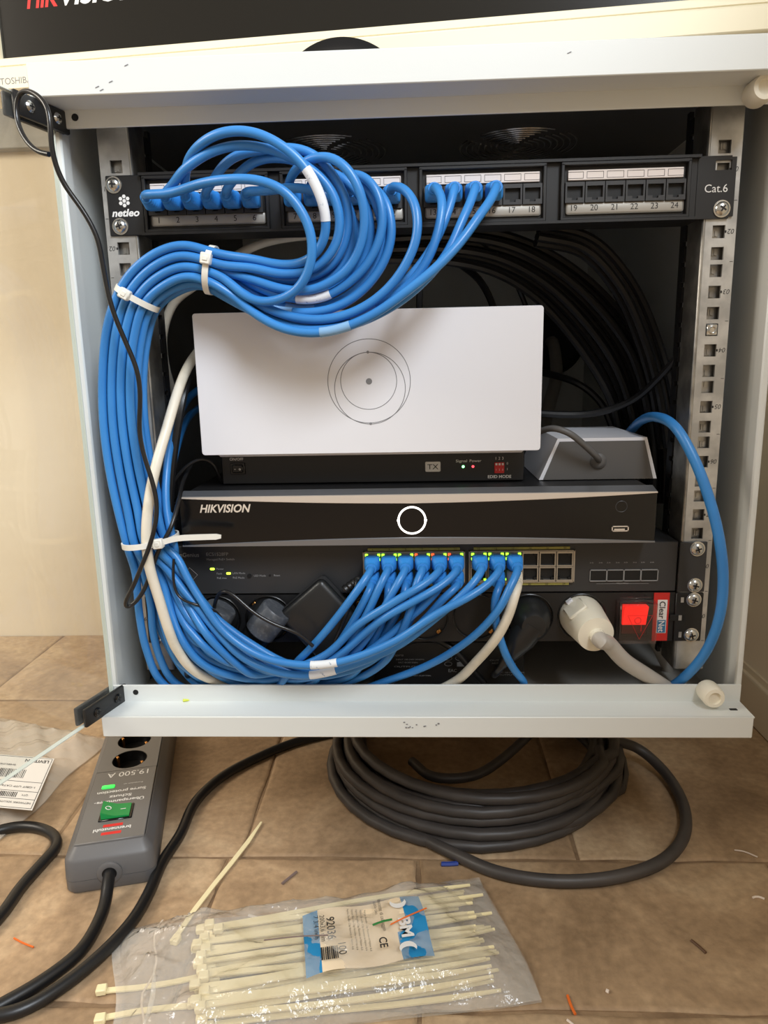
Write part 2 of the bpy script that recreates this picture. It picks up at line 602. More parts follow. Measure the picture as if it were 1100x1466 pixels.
rows = [(350, 603, (-900, -640, -310, 20, 260, 440)), (18, 350, (-900, -640, -376, -178, 150, 440)),
        (-147, 18, (-900, -700, -530, -376, -190, -4, 326, 440)), (-480, -147, (-900, -600, -338, -4, 300, 440)),
        (-810, -480, (-900, -500, -170, 160, 440)), (-1140, -810, (-900, -640, -310, 20, 440))]
for y0, y1, xs in rows:
    for a, b_ in zip(xs, xs[1:]):
        tile(a, b_, y0, y1)
solid('wall_back', B().box(-2200, XR + 60, YB, YB + 60, FLOOR - 2, 1500), M['wall'], kind='structure')
solid('wall_right', B().box(XR, XR + 60, -1400, YB, FLOOR - 2, 520), M['wall_side'], kind='structure')
solid('baseboard_right', B().box(XR - 9, XR, -1400, YB, FLOOR, FLOOR + 58, 1.5).box(XR - 3, XR, -1400, YB, FLOOR + 58, FLOOR + 66), M['base'], kind='structure')
w0, w1 = at(40, 213, 588), at(40, 130, 588)
solid('trim_1', B().box(-2200, -120, 586, YB, w0.z, w1.z, 2), M['slab'], kind='structure')

# ------------------------------------------------------------------ cabinet
cab = thing('server_cabinet', 'off-white wall rack cabinet with open glass door, full of network equipment', 'cabinet', (0, 280, -466))
for s in (-1, 1):
    b = B().box(min(s * 268.5, s * HW), max(s * 268.5, s * HW), -20, 580, -465, 49)
    b.box(min(s * 264.5, s * HW), max(s * 264.5, s * HW), -20.5, -6, -447, 48, 1.2)
    part('side_panel', b, M['cabinet'], cab)
part('top_panel', B().box(-HW, HW, -20, 580, 47.6, 49), M['cabinet'], cab)
part('bottom_panel', B().box(-HW, HW, -20, 580, -465, -463.5), M['cabinet_shaded'], cab)
part('back_panel', B().box(-HW, HW, 578, 580, -465, 49), M['cabinet'], cab)
b = B().box(-HW, HW, -21, -19, 15.5, 31, 0.5).box(-HW, HW, -48, -19, 28, 29.6, 0.5).box(-271.5, 271.5, -48.5, -46.5, 28, 50.5, 0.8).box(-HW, HW, -48, -19, 48.8, 50.5, 0.5)
part('top_frame', b, M['cabinet'], cab)
b = B().box(-HW, HW, -21, -19, -447, -431, 0.5).box(-HW, HW, -48, -19, -448, -446.2, 0.5).box(-269, 269, -48.5, -46.5, -465, -446.2, 0.8)
part('bottom_frame', b, M['cabinet'], cab)
b = B().box(-262, 262, -17, 420, 44.5, 47.4)
part('fan_tray', b, M['tray'], cab, 'black sheet metal fan tray')
part('shade_sheet', B().box(-268.3, -267.5, 60, 576, -463, 46), M['tray'], cab, 'dark sheet added as shade behind the left rail')  # added dark sheet that imitates the deep shade inside on the left
for vx in (-84, 101):
    b = B()
    for R in range(14, 62, 6):
        for q in range(4):
            a0 = q * math.pi / 2 + 0.12 + R * 0.012
            b.torus((vx, 168, 44.2), (0, 0, 1), R, 0.9, 14, 5, a0, a0 + math.pi / 2 - 0.3)
    for q in range(4):
        a = q * math.pi / 2
        b.cyl((vx + 6 * math.cos(a), 168 + 6 * math.sin(a), 44), (vx + 6 * math.cos(a), 168 + 6 * math.sin(a), 43), 2.2, 8)
    part('fan_vent', b, M['vent'], cab)
for x, z in ((241, -435), (242, 21)):
    b = B().lathe([(8.6, 0), (9.2, 2), (9.0, 15), (8.0, 17.5), (5.2, 17.8), (4.8, 15.5)], (x, -21, z), (0, -1, 0), 24)
    part('bumper', b, M['ivory'], cab, 'round ivory door bumper')
for b in (B().cyl((-252, -20.5, 23), (-252, -21.4, 23), 2.6, 14), B().cyl((-249, -20.5, -437.5), (-249, -21.4, -437.5), 2.4, 14), B().box(255, 261, -37, -34, -446.4, -445.9)):
    part('screw_hole', b, M['black_dark'], cab)
b = B()
for p, s in (((300, -48.8, -452), 1),):
    pass
for i in range(11):
    x, z = random.uniform(-15, 16), random.uniform(-456, -451)
    b.obox((x, -48.7, z), (random.uniform(.4, .9), 0, 0), (0, .1, 0), (0, 0, random.uniform(.3, .7)))
for x, z in ((-200, 46), (-212, 36), (-222, 33), (-219, 31), (105, 43)):
    b.obox((x, -48.7, z), (1.3, 0, 0.5), (0, .1, 0), (-0.1, 0, 0.25))
part('paint_scuff', b, M['ink_grey'], cab, 'small dark scuff marks on the frame')


def hz(u, h):
    return -((u - 1) * 44.45 + (6.35, 22.225, 38.1)[h])


for s in (-1, 1):
    b = B()

    def rb(xa, xb, y0, y1, z0, z1, bev=0.0):
        b.box(min(s * xa, s * xb), max(s * xa, s * xb), y0, y1, z0, z1, bev)
    zt, zb = 30, -426
    rb(237.3, 245.5, 0, 2, zb, zt)
    rb(222, 227.8, 0, 2, zb, zt)
    zs = sorted([hz(u, h) for u in range(1, 10) for h in range(3)])
    prev = zb
    for z in zs:
        rb(227.8, 237.3, 0, 2, prev, z - 4.75)
        prev = z + 4.75
    rb(227.8, 237.3, 0, 2, prev, zt)
    rb(244, 245.5, 2, 40, zb, zt)
    rail = part('mounting_rail', b, M['galv'], cab)
    b = B()
    b.mi = []
    rb(219.5, 222.5, -0.6, 30, zb, zt, 1.0)
    part('rail_fold', b, M['galv_edge'], rail)
    b = B()
    for z in range(-420, 20, 16):
        rb(219, 222, 32, 38, z, z + 12)
    rb(219, 222, 38, 44, zb, zt)
    part('rail_slots', b, M['dark_metal'], rail)
    b = B()
    for u in range(1, 10):
        z = hz(u, 1)
        b.text('%02d' % u, (s * 241.6 if s > 0 else -241.6, 0, z), 3.6, (-1, 0, 0), (0, 0, -1), 'c', 0.2)
        b.obox((s * 237.6, -0.1, z), (0.7, 0, 0), (0, .05, 0), (0, 0, 0.9))
        b.box(s * 243.6 - 1.2, s * 243.6 + 1.2, -.15, 0, z - 22.3, z - 21.9)
    part('printed_numbers', b, M['ink'], rail)
    b = B()
    for u in range(1, 10):
        for h in range(3):
            z = hz(u, h) + random.uniform(-2.5, 2.5)
            x = s * (232.5 + random.uniform(-1.5, 1.5))
            b.box(x - 2.2, x + 2.2, 5.2, 6, z - 2.4, z + 2.4).box(x - 0.6, x + 0.6, 4.6, 5.2, z - 2, z + 2)
    rb(224, 244, 6, 7, zb, zt)
    part('rail_backing', b, M['galv_edge'], rail)
    if s > 0:
        z = hz(4, 0)
        part('cage_nut', B().box(228.4, 236.6, -1.2, 6, z - 4.2, z + 4.2, .6).torus((232.5, -1.2, z), (0, 1, 0), 2.6, .8, 20, 6), M['zinc'], rail, 'bright spring cage nut')

# door: glass pane on two clamp hinges, swung out to the left
HG = Vector((-266, -22, 0))
gd = Vector((-0.272, -0.962, 0)).normalized()
gn = Vector((gd.y, -gd.x, 0))
mid = HG + gd * 255
glass = part('glass_door', B().obox((mid.x, mid.y, -210), gd * 249, gn * 2, (0, 0, 237)), M['glass'], cab, 'clear glass door swung open')
b = B()
for t, z0, z1 in ((5.6, -447, 27),):
    p = HG + gd * t
    b.obox((p.x, p.y, -210), gd * 0.3, gn * 2.1, (0, 0, 237.1))
b.obox((mid.x, mid.y, -447.2), gd * 249, gn * 2.1, (0, 0, .3)).obox((mid.x, mid.y, 27.2), gd * 249, gn * 2.1, (0, 0, .3))
part('glass_edge', b, M['glass_edge'], glass)
for z in (20, -439):
    c = HG + gd * 19
    b = B()
    for k in (-1, 1):
        b.obox(c + gn * (k * 4.4) + Vector((0, 0, z)), gd * 26, gn * 1.8, (0, 0, 8), 1.4, 2)
    b.obox(HG + gd * -4 + Vector((0, 0, z)), gd * 3, gn * 6, (0, 0, 7), 1)
    hi = part('hinge', b, M['black'], glass, 'black clamp hinge')
    for t in (6, 32):
        p = HG + gd * t + Vector((0, 0, z))
        for k in (-1,):
            q = p + gn * (k * 6.2)
            bb = B().lathe([(4.0, 0), (4.0, 0.8), (2.8, 2.0), (0.3, 2.3)], q, gn * k, 18)
            bb.m = 1
            bb.obox(q + gn * (k * 2.25), gd * 1.9, gn * .2, (0, 0, .45)).obox(q + gn * (k * 2.25), gd * .45, gn * .2, (0, 0, 1.9))
            part('hinge_screw', bb, [M['zinc'] if z > 0 else M['black_gloss'], M['black_dark']], glass)


# shared screw mesh
def screw_mesh(r=5.2):
    b = B().lathe([(r * 1.22, 0), (r * 1.22, .8), (r, .9), (r, 1.6), (r * .8, 2.9), (r * .4, 3.5), (0.1, 3.6)], (0, 0, 0), (0, -1, 0), 22)
    b.m = 1
    for k in (0.35, 0.35 + math.pi / 2):
        d = Vector((math.cos(k), 0, math.sin(k)))
        b.obox((0, -3.45, 0), d * 2.6, (0, .35, 0), d.cross(Vector((0, 1, 0))) * .6)
    return mesh_of('screw', b, [M['zinc'], M['dark_metal']], (0, 0, 0))


SCREW = screw_mesh()


def screws(parent, pts):
    for x, y, z in pts:
        inst('screw', SCREW, (x, y, z), parent, (0, random.uniform(0, 3), 0))


# ------------------------------------------------------------------ patch panel
pp = thing('patch_bay', 'black 24-port Cat.6 patch panel across the top of the rack', 'patch panel', (0, 0, -57.5))
b = B().box(-213, 213, -2, 0, -57.5, -13, .4)
b.box(-241.5, -213, -2, 0, -57.5, -13, .6)
b.box(213, 226, -2, 0, -57.5, -13).box(238, 241.5, -2, 0, -56, -14).box(226, 238, -2, 0, -57.5, -23).box(226, 238, -2, 0, -16, -13)
b.box(-214, 214, -6, 22, -14.5, -12.5).box(-214, 214, -8, 22, -58.5, -56.5).box(-214, 214, 20, 22, -57, -14)
part('front_plate', b, M['black'], pp)
GX = [(-211.5, -113), (-104, -6), (3, 99.5), (110.3, 207)]
jb = B()
jb.box(-7.2, -5.9, -3.5, 6, -8.2, 6.5).box(5.9, 7.2, -3.5, 6, -8.2, 6.5).box(-5.9, 5.9, -3.5, 6, 3.6, 6.5).box(-5.9, -2.2, -3.5, 6, -8.2, -4.6).box(2.2, 5.9, -3.5, 6, -8.2, -4.6).box(-2.2, 2.2, -3.5, 6, -8.2, -6.4)
jb.box(-4.4, 4.4, 0.5, 6, -4.6, -2.6)
jb.m = 1
jb.box(-5.9, 5.9, -.4, 0, -6.4, 3.6)
JACK = mesh_of('jack', jb, [M['charcoal'], M['black_dark']], (0, 0, 0))
PORT = {}
for gi, (x0, x1) in enumerate(GX):
    b = B()
    b.box(x0, x1, -6.5, -2, -17.5, -14.8, .5).box(x0, x1, -6.5, -2, -56.5, -54, .5).box(x0, x0 + 2.6, -6.5, -2, -55, -16, .5).box(x1 - 2.6, x1, -6.5, -2, -55, -16, .5)
    bez = part('bezel', b, M['black'], pp)
    part('label_strip', B().box(x0 + 5.5, x1 - 5, -4.2, -2, -27.6, -20.4, .3), M['label_strip'], pp, 'white paper label strip')
    b = B()
    tx = B()
    for i in range(6):
        n = gi * 6 + i + 1
        x = x0 + 10.7 + 15.1 * i
        PORT[n] = x
        inst('jack', JACK, (x, -2, -35.5), pp)
        tx.text(str(n), (x, -4, -47.2), 4.2)
        for (a0, a1, c0, c1) in ((x - 6.3, x + 6.3, -26.4, -26.15), (x - 6.3, x + 6.3, -21.9, -21.65), (x - 6.3, x - 6.05, -26.4, -21.7), (x + 6.05, x + 6.3, -26.4, -21.7)):
            tx.box(a0, a1, -4.35, -4.2, c0, c1)
    b.box(x0 + 4.5, x1 - 3.5, -4, -2, -51.8, -43.2, 1.6, 3)
    part('number_strip', b, M['number_strip'], pp)
    part('printed_numbers', tx, M['ink'], pp)
b = B().text('netleo', (-227.5, -2, -40.5), 5.2, shear=0.25, off=0.03, width=22)
for i in range(7):
    a = math.pi / 6 + i * math.pi / 3
    r = 0 if i == 6 else 3.3
    b.cyl((-227.8 + r * math.cos(a), -1.9, -31.8 + r * math.sin(a)), (-227.8 + r * math.cos(a), -2.2, -31.8 + r * math.sin(a)), 1.5, 6)
part('maker_logo', b, M['ink_white'], pp, 'white wordmark under a cluster of dots')
part('printed_lettering', B().text('Cat.6', (227.5, -2, -35.8), 5.6), M['ink_white'], pp)
screws(pp, [(-235, -2, -20), (-232.6, -2, -50.6), (232.6, -2, -50.6)])

# ------------------------------------------------------------------ network switch
sw = thing('network_switch', 'dark grey rack network switch with lit ports below the video recorder', 'switch', (0, 120, -355.5))
part('housing', B().box(-218, 218, 0, 250, -355.4, -311.6, .8), M['charcoal'], sw)
for s in (-1, 1):
    part('rack_ear', B().box(min(s * 218.6, s * 241), max(s * 218.6, s * 241), -2.2, 0, -355.2, -311.8, .4), M['charcoal'], sw)
screws(sw, [(232.6, -2.2, hz(8, 0)), (232.6, -2.2, hz(8, 2)), (-232.6, -2.2, hz(8, 0)), (-232.6, -2.2, hz(8, 2))])
SP = {}
sb = B()
sb.box(-6.9, -5.9, -3, 3, -6.5, 6.5).box(5.9, 6.9, -3, 3, -6.5, 6.5).box(-5.9, 5.9, -3, 3, 4.9, 6.5).box(-5.9, 5.9, -3, 3, -6.5, -5.5)
sb.m = 1
sb.box(-5.9, 5.9, 0, .4, -5.5, 4.9).box(-5.9, -3.2, -2, 2, 2.8, 4.9).box(3.2, 5.9, -2, 2, 2.8, 4.9)
SHELL = mesh_of('port', sb, [M['port_metal'], M['black_dark']], (0, 0, 0))
ledg, ledo, yl, yt = B(), B(), B(), B()
for gi, x0 in enumerate((-46.8, 43.4)):
    pitch = 14.1 if gi == 0 else 14.5
    for i in range(6):
        x = x0 + 7.2 + pitch * i
        for row, z in ((0, -325), (1, -338.4)):
            n = gi * 12 + i * 2 + 1 + row
            SP[n] = (x, z)
            inst('port', SHELL, (x, -0.5, z), sw, None if row == 0 else (0, math.pi, 0))
        yt.text(str(gi * 12 + i * 2 + 1), (x, -1.5, -315.9), 1.7)
        yt.text(str(gi * 12 + i * 2 + 2), (x, -1.5, -347.3), 1.7)
        lit = gi == 0 or i < 3
        if lit:
            for k, dx in enumerate((-5.2, 5.2)):
                for r, z in enumerate((-320.2, -324.2)):
                    org = gi == 0 and i in (3, 4, 5) and k == 0
                    (ledo if org else ledg).box(x + dx - 1.2, x + dx + 1.2, -4.2, -3.2, z - 1.1, z + 1.1, .3)
            ledg.box(x - 6.3, x - 4.3, -4.2, -3.2, -343.4, -341.6, .3).box(x + 4.3, x + 6.3, -4.2, -3.2, -343.4, -341.6, .3)
    yl.box(x0 + 3, x0 + pitch * 6 - 3, -1.4, 0, -317, -314.8).box(x0 + 3, x0 + pitch * 6 - 3, -1.4, 0, -348.4, -346.3)
    sb = B().box(x0 - 1, x0 + pitch * 6 + 1, -3, 0, -318.4, -317.6).box(x0 - 1, x0 + pitch * 6 + 1, -3, 0, -345.9, -345.1).box(x0 - 1.2, x0, -3, 0, -345.9, -317.6).box(x0 + pitch * 6, x0 + pitch * 6 + 1.2, -3, 0, -345.9, -317.6)
    part('port_bank_frame', sb, M['port_metal'], sw)
part('port_led', ledg, M['led_green'], sw, 'lit green port lights')
part('port_led', ledo, M['led_orange'], sw, 'lit orange port lights')
part('port_number_strip', yl, M['yellow_strip'], sw, 'dull yellow number strips')
part('printed_numbers', yt, M['ink'], sw)
b, f = B(), B()
for i in range(4):
    x = 144.9 + 14.3 * i
    b.box(x + .8, x + 13.6, -.6, 0, -345, -336)
    for (a0, a1, c0, c1) in ((x, x + 14.4, -336.2, -335.5), (x, x + 14.4, -345.8, -345.1), (x, x + .5, -345.8, -335.5), (x + 13.8, x + 14.4, -345.8, -335.5)):
        f.box(a0, a1, -1.2, 0, c0, c1)
part('uplink_cage', b, M['black_dark'], sw)
part('uplink_frame', f, M['ink_dim'], sw)
b = B().text('EnGenius', (-190.5, 0, -319.4), 3.6, al='r', off=.005)
b.text('ECS1528FP', (-184, 0, -319), 2.9, al='l').text('Managed PoE+ Switch', (-184, 0, -323.6), 1.9, al='l')
for s_, x, z in (('Power', -176, -332.2), ('Fault', -176, -336.4), ('PoE max', -176, -340.4), ('LAN Mode', -162, -336.2), ('PoE Mode', -162, -340.3), ('LED Mode', -143.5, -338.6), ('Reset', -126, -338.4)):
    b.text(s_, (x, 0, z), 1.7, al='l')
for i in range(4):
    b.text('25    26', (150 + 14.3 * i, 0, -329.5), 0.9, al='c', width=11)
b.text('1Gbps/10Gbps', (173, 0, -347.8), 1.2, al='c').box(151, 195, -.1, 0, -348.3, -348.1)
b.torus((-199.5, -.2, -337.5), (0, 1, 0), 6.5, .25, 4, 4)
part('printed_lettering', b, M['ink_dim'], sw)
part('status_led', B().box(-181.5, -177.6, -.8, 0, -333.2, -331.2, .5).box(-167.5, -163.6, -.8, 0, -337.3, -335.3, .5), M['led_lime'], sw, 'two lit lime status lights')
part('button', B().cyl((-147.5, 0, -338.8), (-147.5, -.6, -338.8), 2, 14).cyl((-129.5, 0, -338.5), (-129.5, -.3, -338.5), 1.1, 10), M['black_dark'], sw)

# ------------------------------------------------------------------ video recorder
nv = thing('video_recorder', 'black video recorder with silver trim and glowing white ring', 'recorder', (-3, 130, -311))
X0, X1 = -196.5, 190.5
part('housing', B().box(X0 + 3, X1 - 3, -8, 280, -306, -262.2, 1), M['black'], nv)
part('foot', B().cyl((-170, 20, -311.4), (-170, 20, -306), 9).cyl((165, 20, -311.4), (165, 20, -306), 9), M['rubber'], nv)
part('front_panel', B().box(X0, X1, -22, -8, -306.2, -265.2, .6), M['black_gloss'], nv)


def zx(x):
    return 1 - min(1, abs((x + 3) / 193.5)) ** 1.8


n = 40
xs = [X0 + (X1 - X0) * i / n for i in range(n + 1)]
part('silver_trim', B().loft([[Vector((x, -22.6, -264.9)), Vector((x, -22.6, -265.6 - 6.0 * zx(x))), Vector((x, -21.8, -266.0 - 6.2 * zx(x))), Vector((x, -21, -264.6))] for x in xs]), M['silver'], nv, 'curved silver strip along the top edge')
part('top_bevel', B().loft([[Vector((x, -22.6, -265.0)), Vector((x, -9, -261.6)), Vector((x, -8, -262.4)), Vector((x, -21, -266))] for x in (X0, X1)]), M['silver_cool'], nv, 'grey bevel above the silver strip')
part('silver_trim', B().loft([[Vector((x, -22.6, -306.4)), Vector((x, -22.6, -305.6 + 4.8 * zx(x))), Vector((x, -21.8, -305.2 + 5.2 * zx(x))), Vector((x, -21, -306.4))] for x in xs]), M['silver_cool'], nv, 'curved steel strip along the bottom edge')
b = B()
for a in (0.1, math.pi + 0.1):
    b.torus((-5.6, -22.4, -286), (0, -1, 0), 11, .8, 30, 8, a, a + math.pi - 0.2)
part('light_ring', b, M['ring'], nv, 'glowing white ring')
part('ring_tick', B().box(-17.8, -15.6, -22.6, -22, -286.8, -285.2).box(4.4, 6.6, -22.6, -22, -286.8, -285.2), M['ring'], nv)
part('button', B().torus((162.5, -22.1, -276.6), (0, 1, 0), 4.5, .35, 24, 6), M['charcoal'], nv)
ub = part('usb_socket', B().box(155.5, 169, -22.8, -22, -297, -296.2).box(155.5, 169, -22.8, -22, -293.3, -292.5).box(155.5, 156.3, -22.8, -22, -297, -292.5).box(168.2, 169, -22.8, -22, -297, -292.5).box(157.5, 166, -22.5, -22, -296, -294.8), M['silver'], nv)
part('maker_logo', B().text('HIKVISION', (-158.8, -22, -274.3), 6.4, shear=.28, off=.025, width=42.5), M['ink_silver'], nv)

# ------------------------------------------------------------------ signal extender
ex = thing('signal_extender', 'slim black signal transmitter box standing on the video recorder', 'transmitter', (-40, 80, -261.6))
part('housing', B().box(-171, 91, 20, 140, -261.4, -234.4, .8), M['black'], ex)
b = B().text('ON/OFF', (-157.5, 20, -239.2), 2.3, off=.02, width=12).text('Signal', (37.3, 20, -243.6), 2.2, off=.006, width=9.6).text('Power', (49.3, 20, -243.6), 2.2, off=.006, width=10).text('EDID MODE', (70, 20, -257.6), 2.5, off=.02, width=20)
for i, c in enumerate('123'):
    b.text(c, (66.7 + 2.9 * i, 20, -241.8), 2.4)
b.text('0', (76.5, 20, -246.3), 2).text('1', (76.5, 20, -251.2), 2)
part('printed_lettering', b, M['ink_white'], ex)
rk = part('power_switch', B().box(-163.2, -150.2, 18.8, 20, -252.4, -242.4, .4).box(-161.5, -152, 17.6, 19, -251, -243.8, .8), M['black_gloss'], ex)
part('switch_marks', B().text('-', (-158.8, 17.6, -247.4), 2.4, off=.03).text('o', (-154.6, 17.6, -247.4), 2.4, off=.02), M['ink_white'], rk)
bd = part('badge', B().box(6.2, 19.4, 19.2, 20, -252.5, -243.8, 1, 2), M['ink_white'], ex, 'white badge')
part('badge_lettering', B().text('TX', (12.8, 19.2, -248.2), 4.4, width=9.5), M['ink'], bd)
part('signal_led', B().lathe([(1.2, 0), (1, .8), (.2, 1.2)], (38.8, 20, -248.6), (0, -1, 0), 12), M['led_green2'], ex, 'lit green light')
part('power_led', B().lathe([(1.1, 0), (.9, .7), (.2, 1.1)], (47.2, 20, -248.6), (0, -1, 0), 12), M['led_red'], ex, 'lit red light')
dp = part('dip_switch', B().box(65.4, 73.9, 19, 20, -254.6, -245.2, .3), M['dip_red'], ex, 'red block of three tiny switches')
b = B()
for i in range(3):
    b.box(66.2 + 2.7 * i, 67.8 + 2.7 * i, 18.2, 19, -247.6, -245.8)
    b.text('123'[i], (67 + 2.7 * i, 19, -251.5), 1.5)
part('dip_slider', b, M['ink_white'], dp)

# ------------------------------------------------------------------ white wall box with orbit mark
wb = thing('security_hub', 'large white box with thin grey orbit circles, behind the looped blue cables', 'device', (-40, 10, -234))
part('body', B().box(-168, 88, -6, 70, -234.2, -124, 3), M['white'], wb)


def rrect(x0, x1, z0, z1, r, k=5):
    o = []
    for cx, cz, a in ((x1 - r, z1 - r, 0), (x0 + r, z1 - r, 90), (x0 + r, z0 + r, 180), (x1 - r, z0 + r, 270)):
        for i in range(k + 1):
            t = math.radians(a + 90 * i / k)
            o.append((cx + r * math.cos(t), cz + r * math.sin(t)))
    return o


fr = rrect(-177.5, 98.5, -231.5, -118.8, 2.6)
part('front_plate', B().loft([[Vector((x, -6, z)) for x, z in fr], [Vector((x, -12.4, z)) for x, z in fr], [Vector((x * .998, -13, (z + 175) * .995 - 175)) for x, z in fr]]), M['white'], wb)
c0 = at(528.5, 546, -13)
b = B().torus(c0, (0, 1, 0), 33, .28, 90, 4).torus(c0 + Vector((.6, 0, -5.6)), (0, 1, 0), 28.3, .28, 90, 4).torus(c0 + Vector((-.3, 0, .3)), (0, 1, 0), 22.4, .28, 90, 4)
for d, r in (((-.4, 22.8), 1.1), ((.6, -33.6), 1.1), ((0, 0), 2.5)):
    b.cyl(c0 + Vector((d[0], .2, d[1])), c0 + Vector((d[0], -.25, d[1])), r, 20)
part('orbit_mark', b, M['ink_grey'], wb, 'thin grey circles with dots')

# ------------------------------------------------------------------ grey adapter on the right
ad = thing('power_supply_box', 'white and dark grey wedge-shaped power box right of the white hub', 'power supply', (154, 75, -261.6))


def trap(x0, x1, xt0, xt1, z0, z1, y):
    return [Vector((x0, y, z0)), Vector((x1, y, z0)), Vector((xt1, y, z1)), Vector((xt0, y, z1))]


part('body', B().loft([trap(104, 204, 119, 194, -261.4, -226, 22), trap(104, 204, 119, 194, -261.4, -226, 128)]), M['white'], ad, smooth=False)
part('front_panel', B().loft([trap(107.5, 200.8, 120.6, 192, -261.2, -228.6, 21.4), trap(107.5, 200.8, 120.6, 192, -261.2, -228.6, 23)]), M['adapter_grey'], ad, 'dark grey inset face', smooth=False)
g0 = at(857, 660, 21)
part('grommet', B().lathe([(6.8, 0), (6.8, 1), (5.4, 2.4), (3.4, 3)], g0, (0, -1, 0), 22).torus(g0 + Vector((0, -1.4, 0)), (0, 1, 0), 5.4, .5, 24, 6), M['adapter_grey'], ad)
p = spline([g0 + Vector((0, 1, 0)), g0 + Vector((-1, -6, 2)), at(840, 640, 8), at(815, 620, 4), at(793, 613, 8), at(775, 617, 20), at(755, 630, 45)], 3)
part('cord', B().tube(p, 2.7, 10), M['adapter_grey'], ad, 'grey cord rising from the dark face')

# ------------------------------------------------------------------ power distribution unit
pd = thing('power_strip_rack', 'black rack power strip with round sockets and a red lit switch', 'power strip', (0, 20, -400))
SX = [at(q, 884, 0).x for q in (312, 385, 459, 533, 608, 683, 758, 833)]
b = B().box(-218, 218, 1.5, 44, -400, -356.2)
edges = [-200] + [(a + c) / 2 for a, c in zip(SX, SX[1:])] + [SX[-1] + 22]
for i, x in enumerate(SX):
    b.holed(edges[i], edges[i + 1], -400, -356.2, x, -377.5, 19.6, 0, 16)
b.box(SX[-1] + 22, 218, 0, 2, -400, -356.2).box(-218, -200, 0, 2, -400, -356.2)
part('housing', b, M['pdu'], pd)
for i, x in enumerate(SX):
    sb = B().torus((x, -.3, -377.5), (0, 1, 0), 20.3, .7, 32, 6)
    for a in (0.9, 0.9 + math.pi):
        d = Vector((math.cos(a), 0, math.sin(a)))
        sb.cyl((x + 9.5 * d.z, 15.9, -377.5 - 9.5 * d.x), (x + 9.5 * d.z, 15.2, -377.5 - 9.5 * d.x), 2.6, 12)
    so = part('socket', sb, M['socket'], pd)
    for a in (0.75, 0.75 + math.pi):
        cb = B()
        d = Vector((math.cos(a + 1.57), 0, math.sin(a + 1.57)))
        cb.obox(Vector((x, 6, -377.5)) + d * 18, d * 1.6, (0, 7, 0), d.cross(Vector((0, 1, 0))) * 2.2, .6)
        part('earth_contact', cb, M['brass'], so)
for s in (-1, 1):
    part('rack_ear', B().box(min(s * 218, s * 241), max(s * 218, s * 241), -2.2, 0, -399.6, -356.4, .5), M['pdu'], pd)
screws(pd, [(232.6, -2.2, hz(9, 0)), (232.6, -2.2, hz(9, 2)), (-232.6, -2.2, hz(9, 0)), (-232.6, -2.2, hz(9, 2))])
part('ear_slot', B().box(214, 226, -2.5, -2, -381, -375.5, .2), M['black_dark'], pd)
part('slot_steel', B().box(221, 223.6, -2.7, -2.3, -380.6, -376).box(222, 224.4, -2.7, -2.3, -364.5, -360).box(222, 224.4, -2.7, -2.3, -396, -391), M['galv'], pd, 'steel showing through the ear slots')  # small galvanised steel pieces at the ear slots
sx, sz = 183.4, -379
rs = part('rocker_switch', B().box(sx - 12, sx + 12, -1.6, 0, sz - 15, sz + 15, .6), M['black_dark'], pd)
part('rocker', B().loft([[Vector((sx + i, y, z)) for i in (-10, 10) for (y, z) in (((-3.5, sz - 5), (-9, sz + 13)) if i < 0 else ((-9, sz + 13), (-3.5, sz - 5)))], [Vector((sx + i, -1, z)) for i in (-10, 10) for z in ((sz - 5, sz + 13) if i < 0 else (sz + 13, sz - 5))]]), M['rocker_red'], rs, 'lit red rocker half')
part('rocker_lower', B().box(sx - 10, sx + 10, -3.4, -1, sz - 13, sz - 5), M['rocker_dark'], rs)
b = B().box(sx - 15.5, sx - 14.3, -15, 0, sz - 17.5, sz + 17.5).box(sx + 14.3, sx + 15.5, -15, 0, sz - 17.5, sz + 17.5).box(sx - 15.5, sx + 15.5, -15, 0, sz + 16.3, sz + 17.5).box(sx - 15.5, sx + 15.5, -15, 0, sz - 17.5, sz - 16.3).box(sx - 15.5, sx + 15.5, -16, -14.8, sz - 17.5, sz + 17.5, .5).box(sx - 13, sx + 13, -12, -2, sz + 17.5, sz + 20, .8)
part('clear_cover', b, M['cover'], rs, 'clear splash cover')
tri = [Vector((sx - 9.5, -16.3, sz + 8)), Vector((sx + 11, -16.3, sz + 8)), Vector((sx + 1, -16.3, sz - 13))]
part('cover_mark', B().tube(tri, .3, 4, True).torus((sx - 1, -16.3, sz + 3.5), (0, 1, 0), 2.6, .3, 18, 4).cyl((sx + 2, -16.3, sz), (sx + 2, -16.3, sz - 6), .3, 5), M['label_red'], rs)
lb = part('maker_label', B().box(200, 213, -1, 0, -399.6, -356.4), M['label_red'], pd, 'red label')
part('label_plate', B().box(203.2, 211.4, -1.3, -1, -392.5, -362.5, .1), M['ink_white'], lb)
part('label_field', B().box(203.8, 210.8, -1.5, -1.2, -392, -380.6), M['label_blue'], lb)
part('label_lettering', B().text('Clear', (207.3, -1.4, -371.6), 4.9, (0, 0, -1), (1, 0, 0), width=15.5, off=.01), M['ink'], lb)
part('label_lettering', B().text('Net', (207.3, -1.6, -386.3), 4.9, (0, 0, -1), (1, 0, 0), width=9.8, off=.01), M['ink_white'], lb)

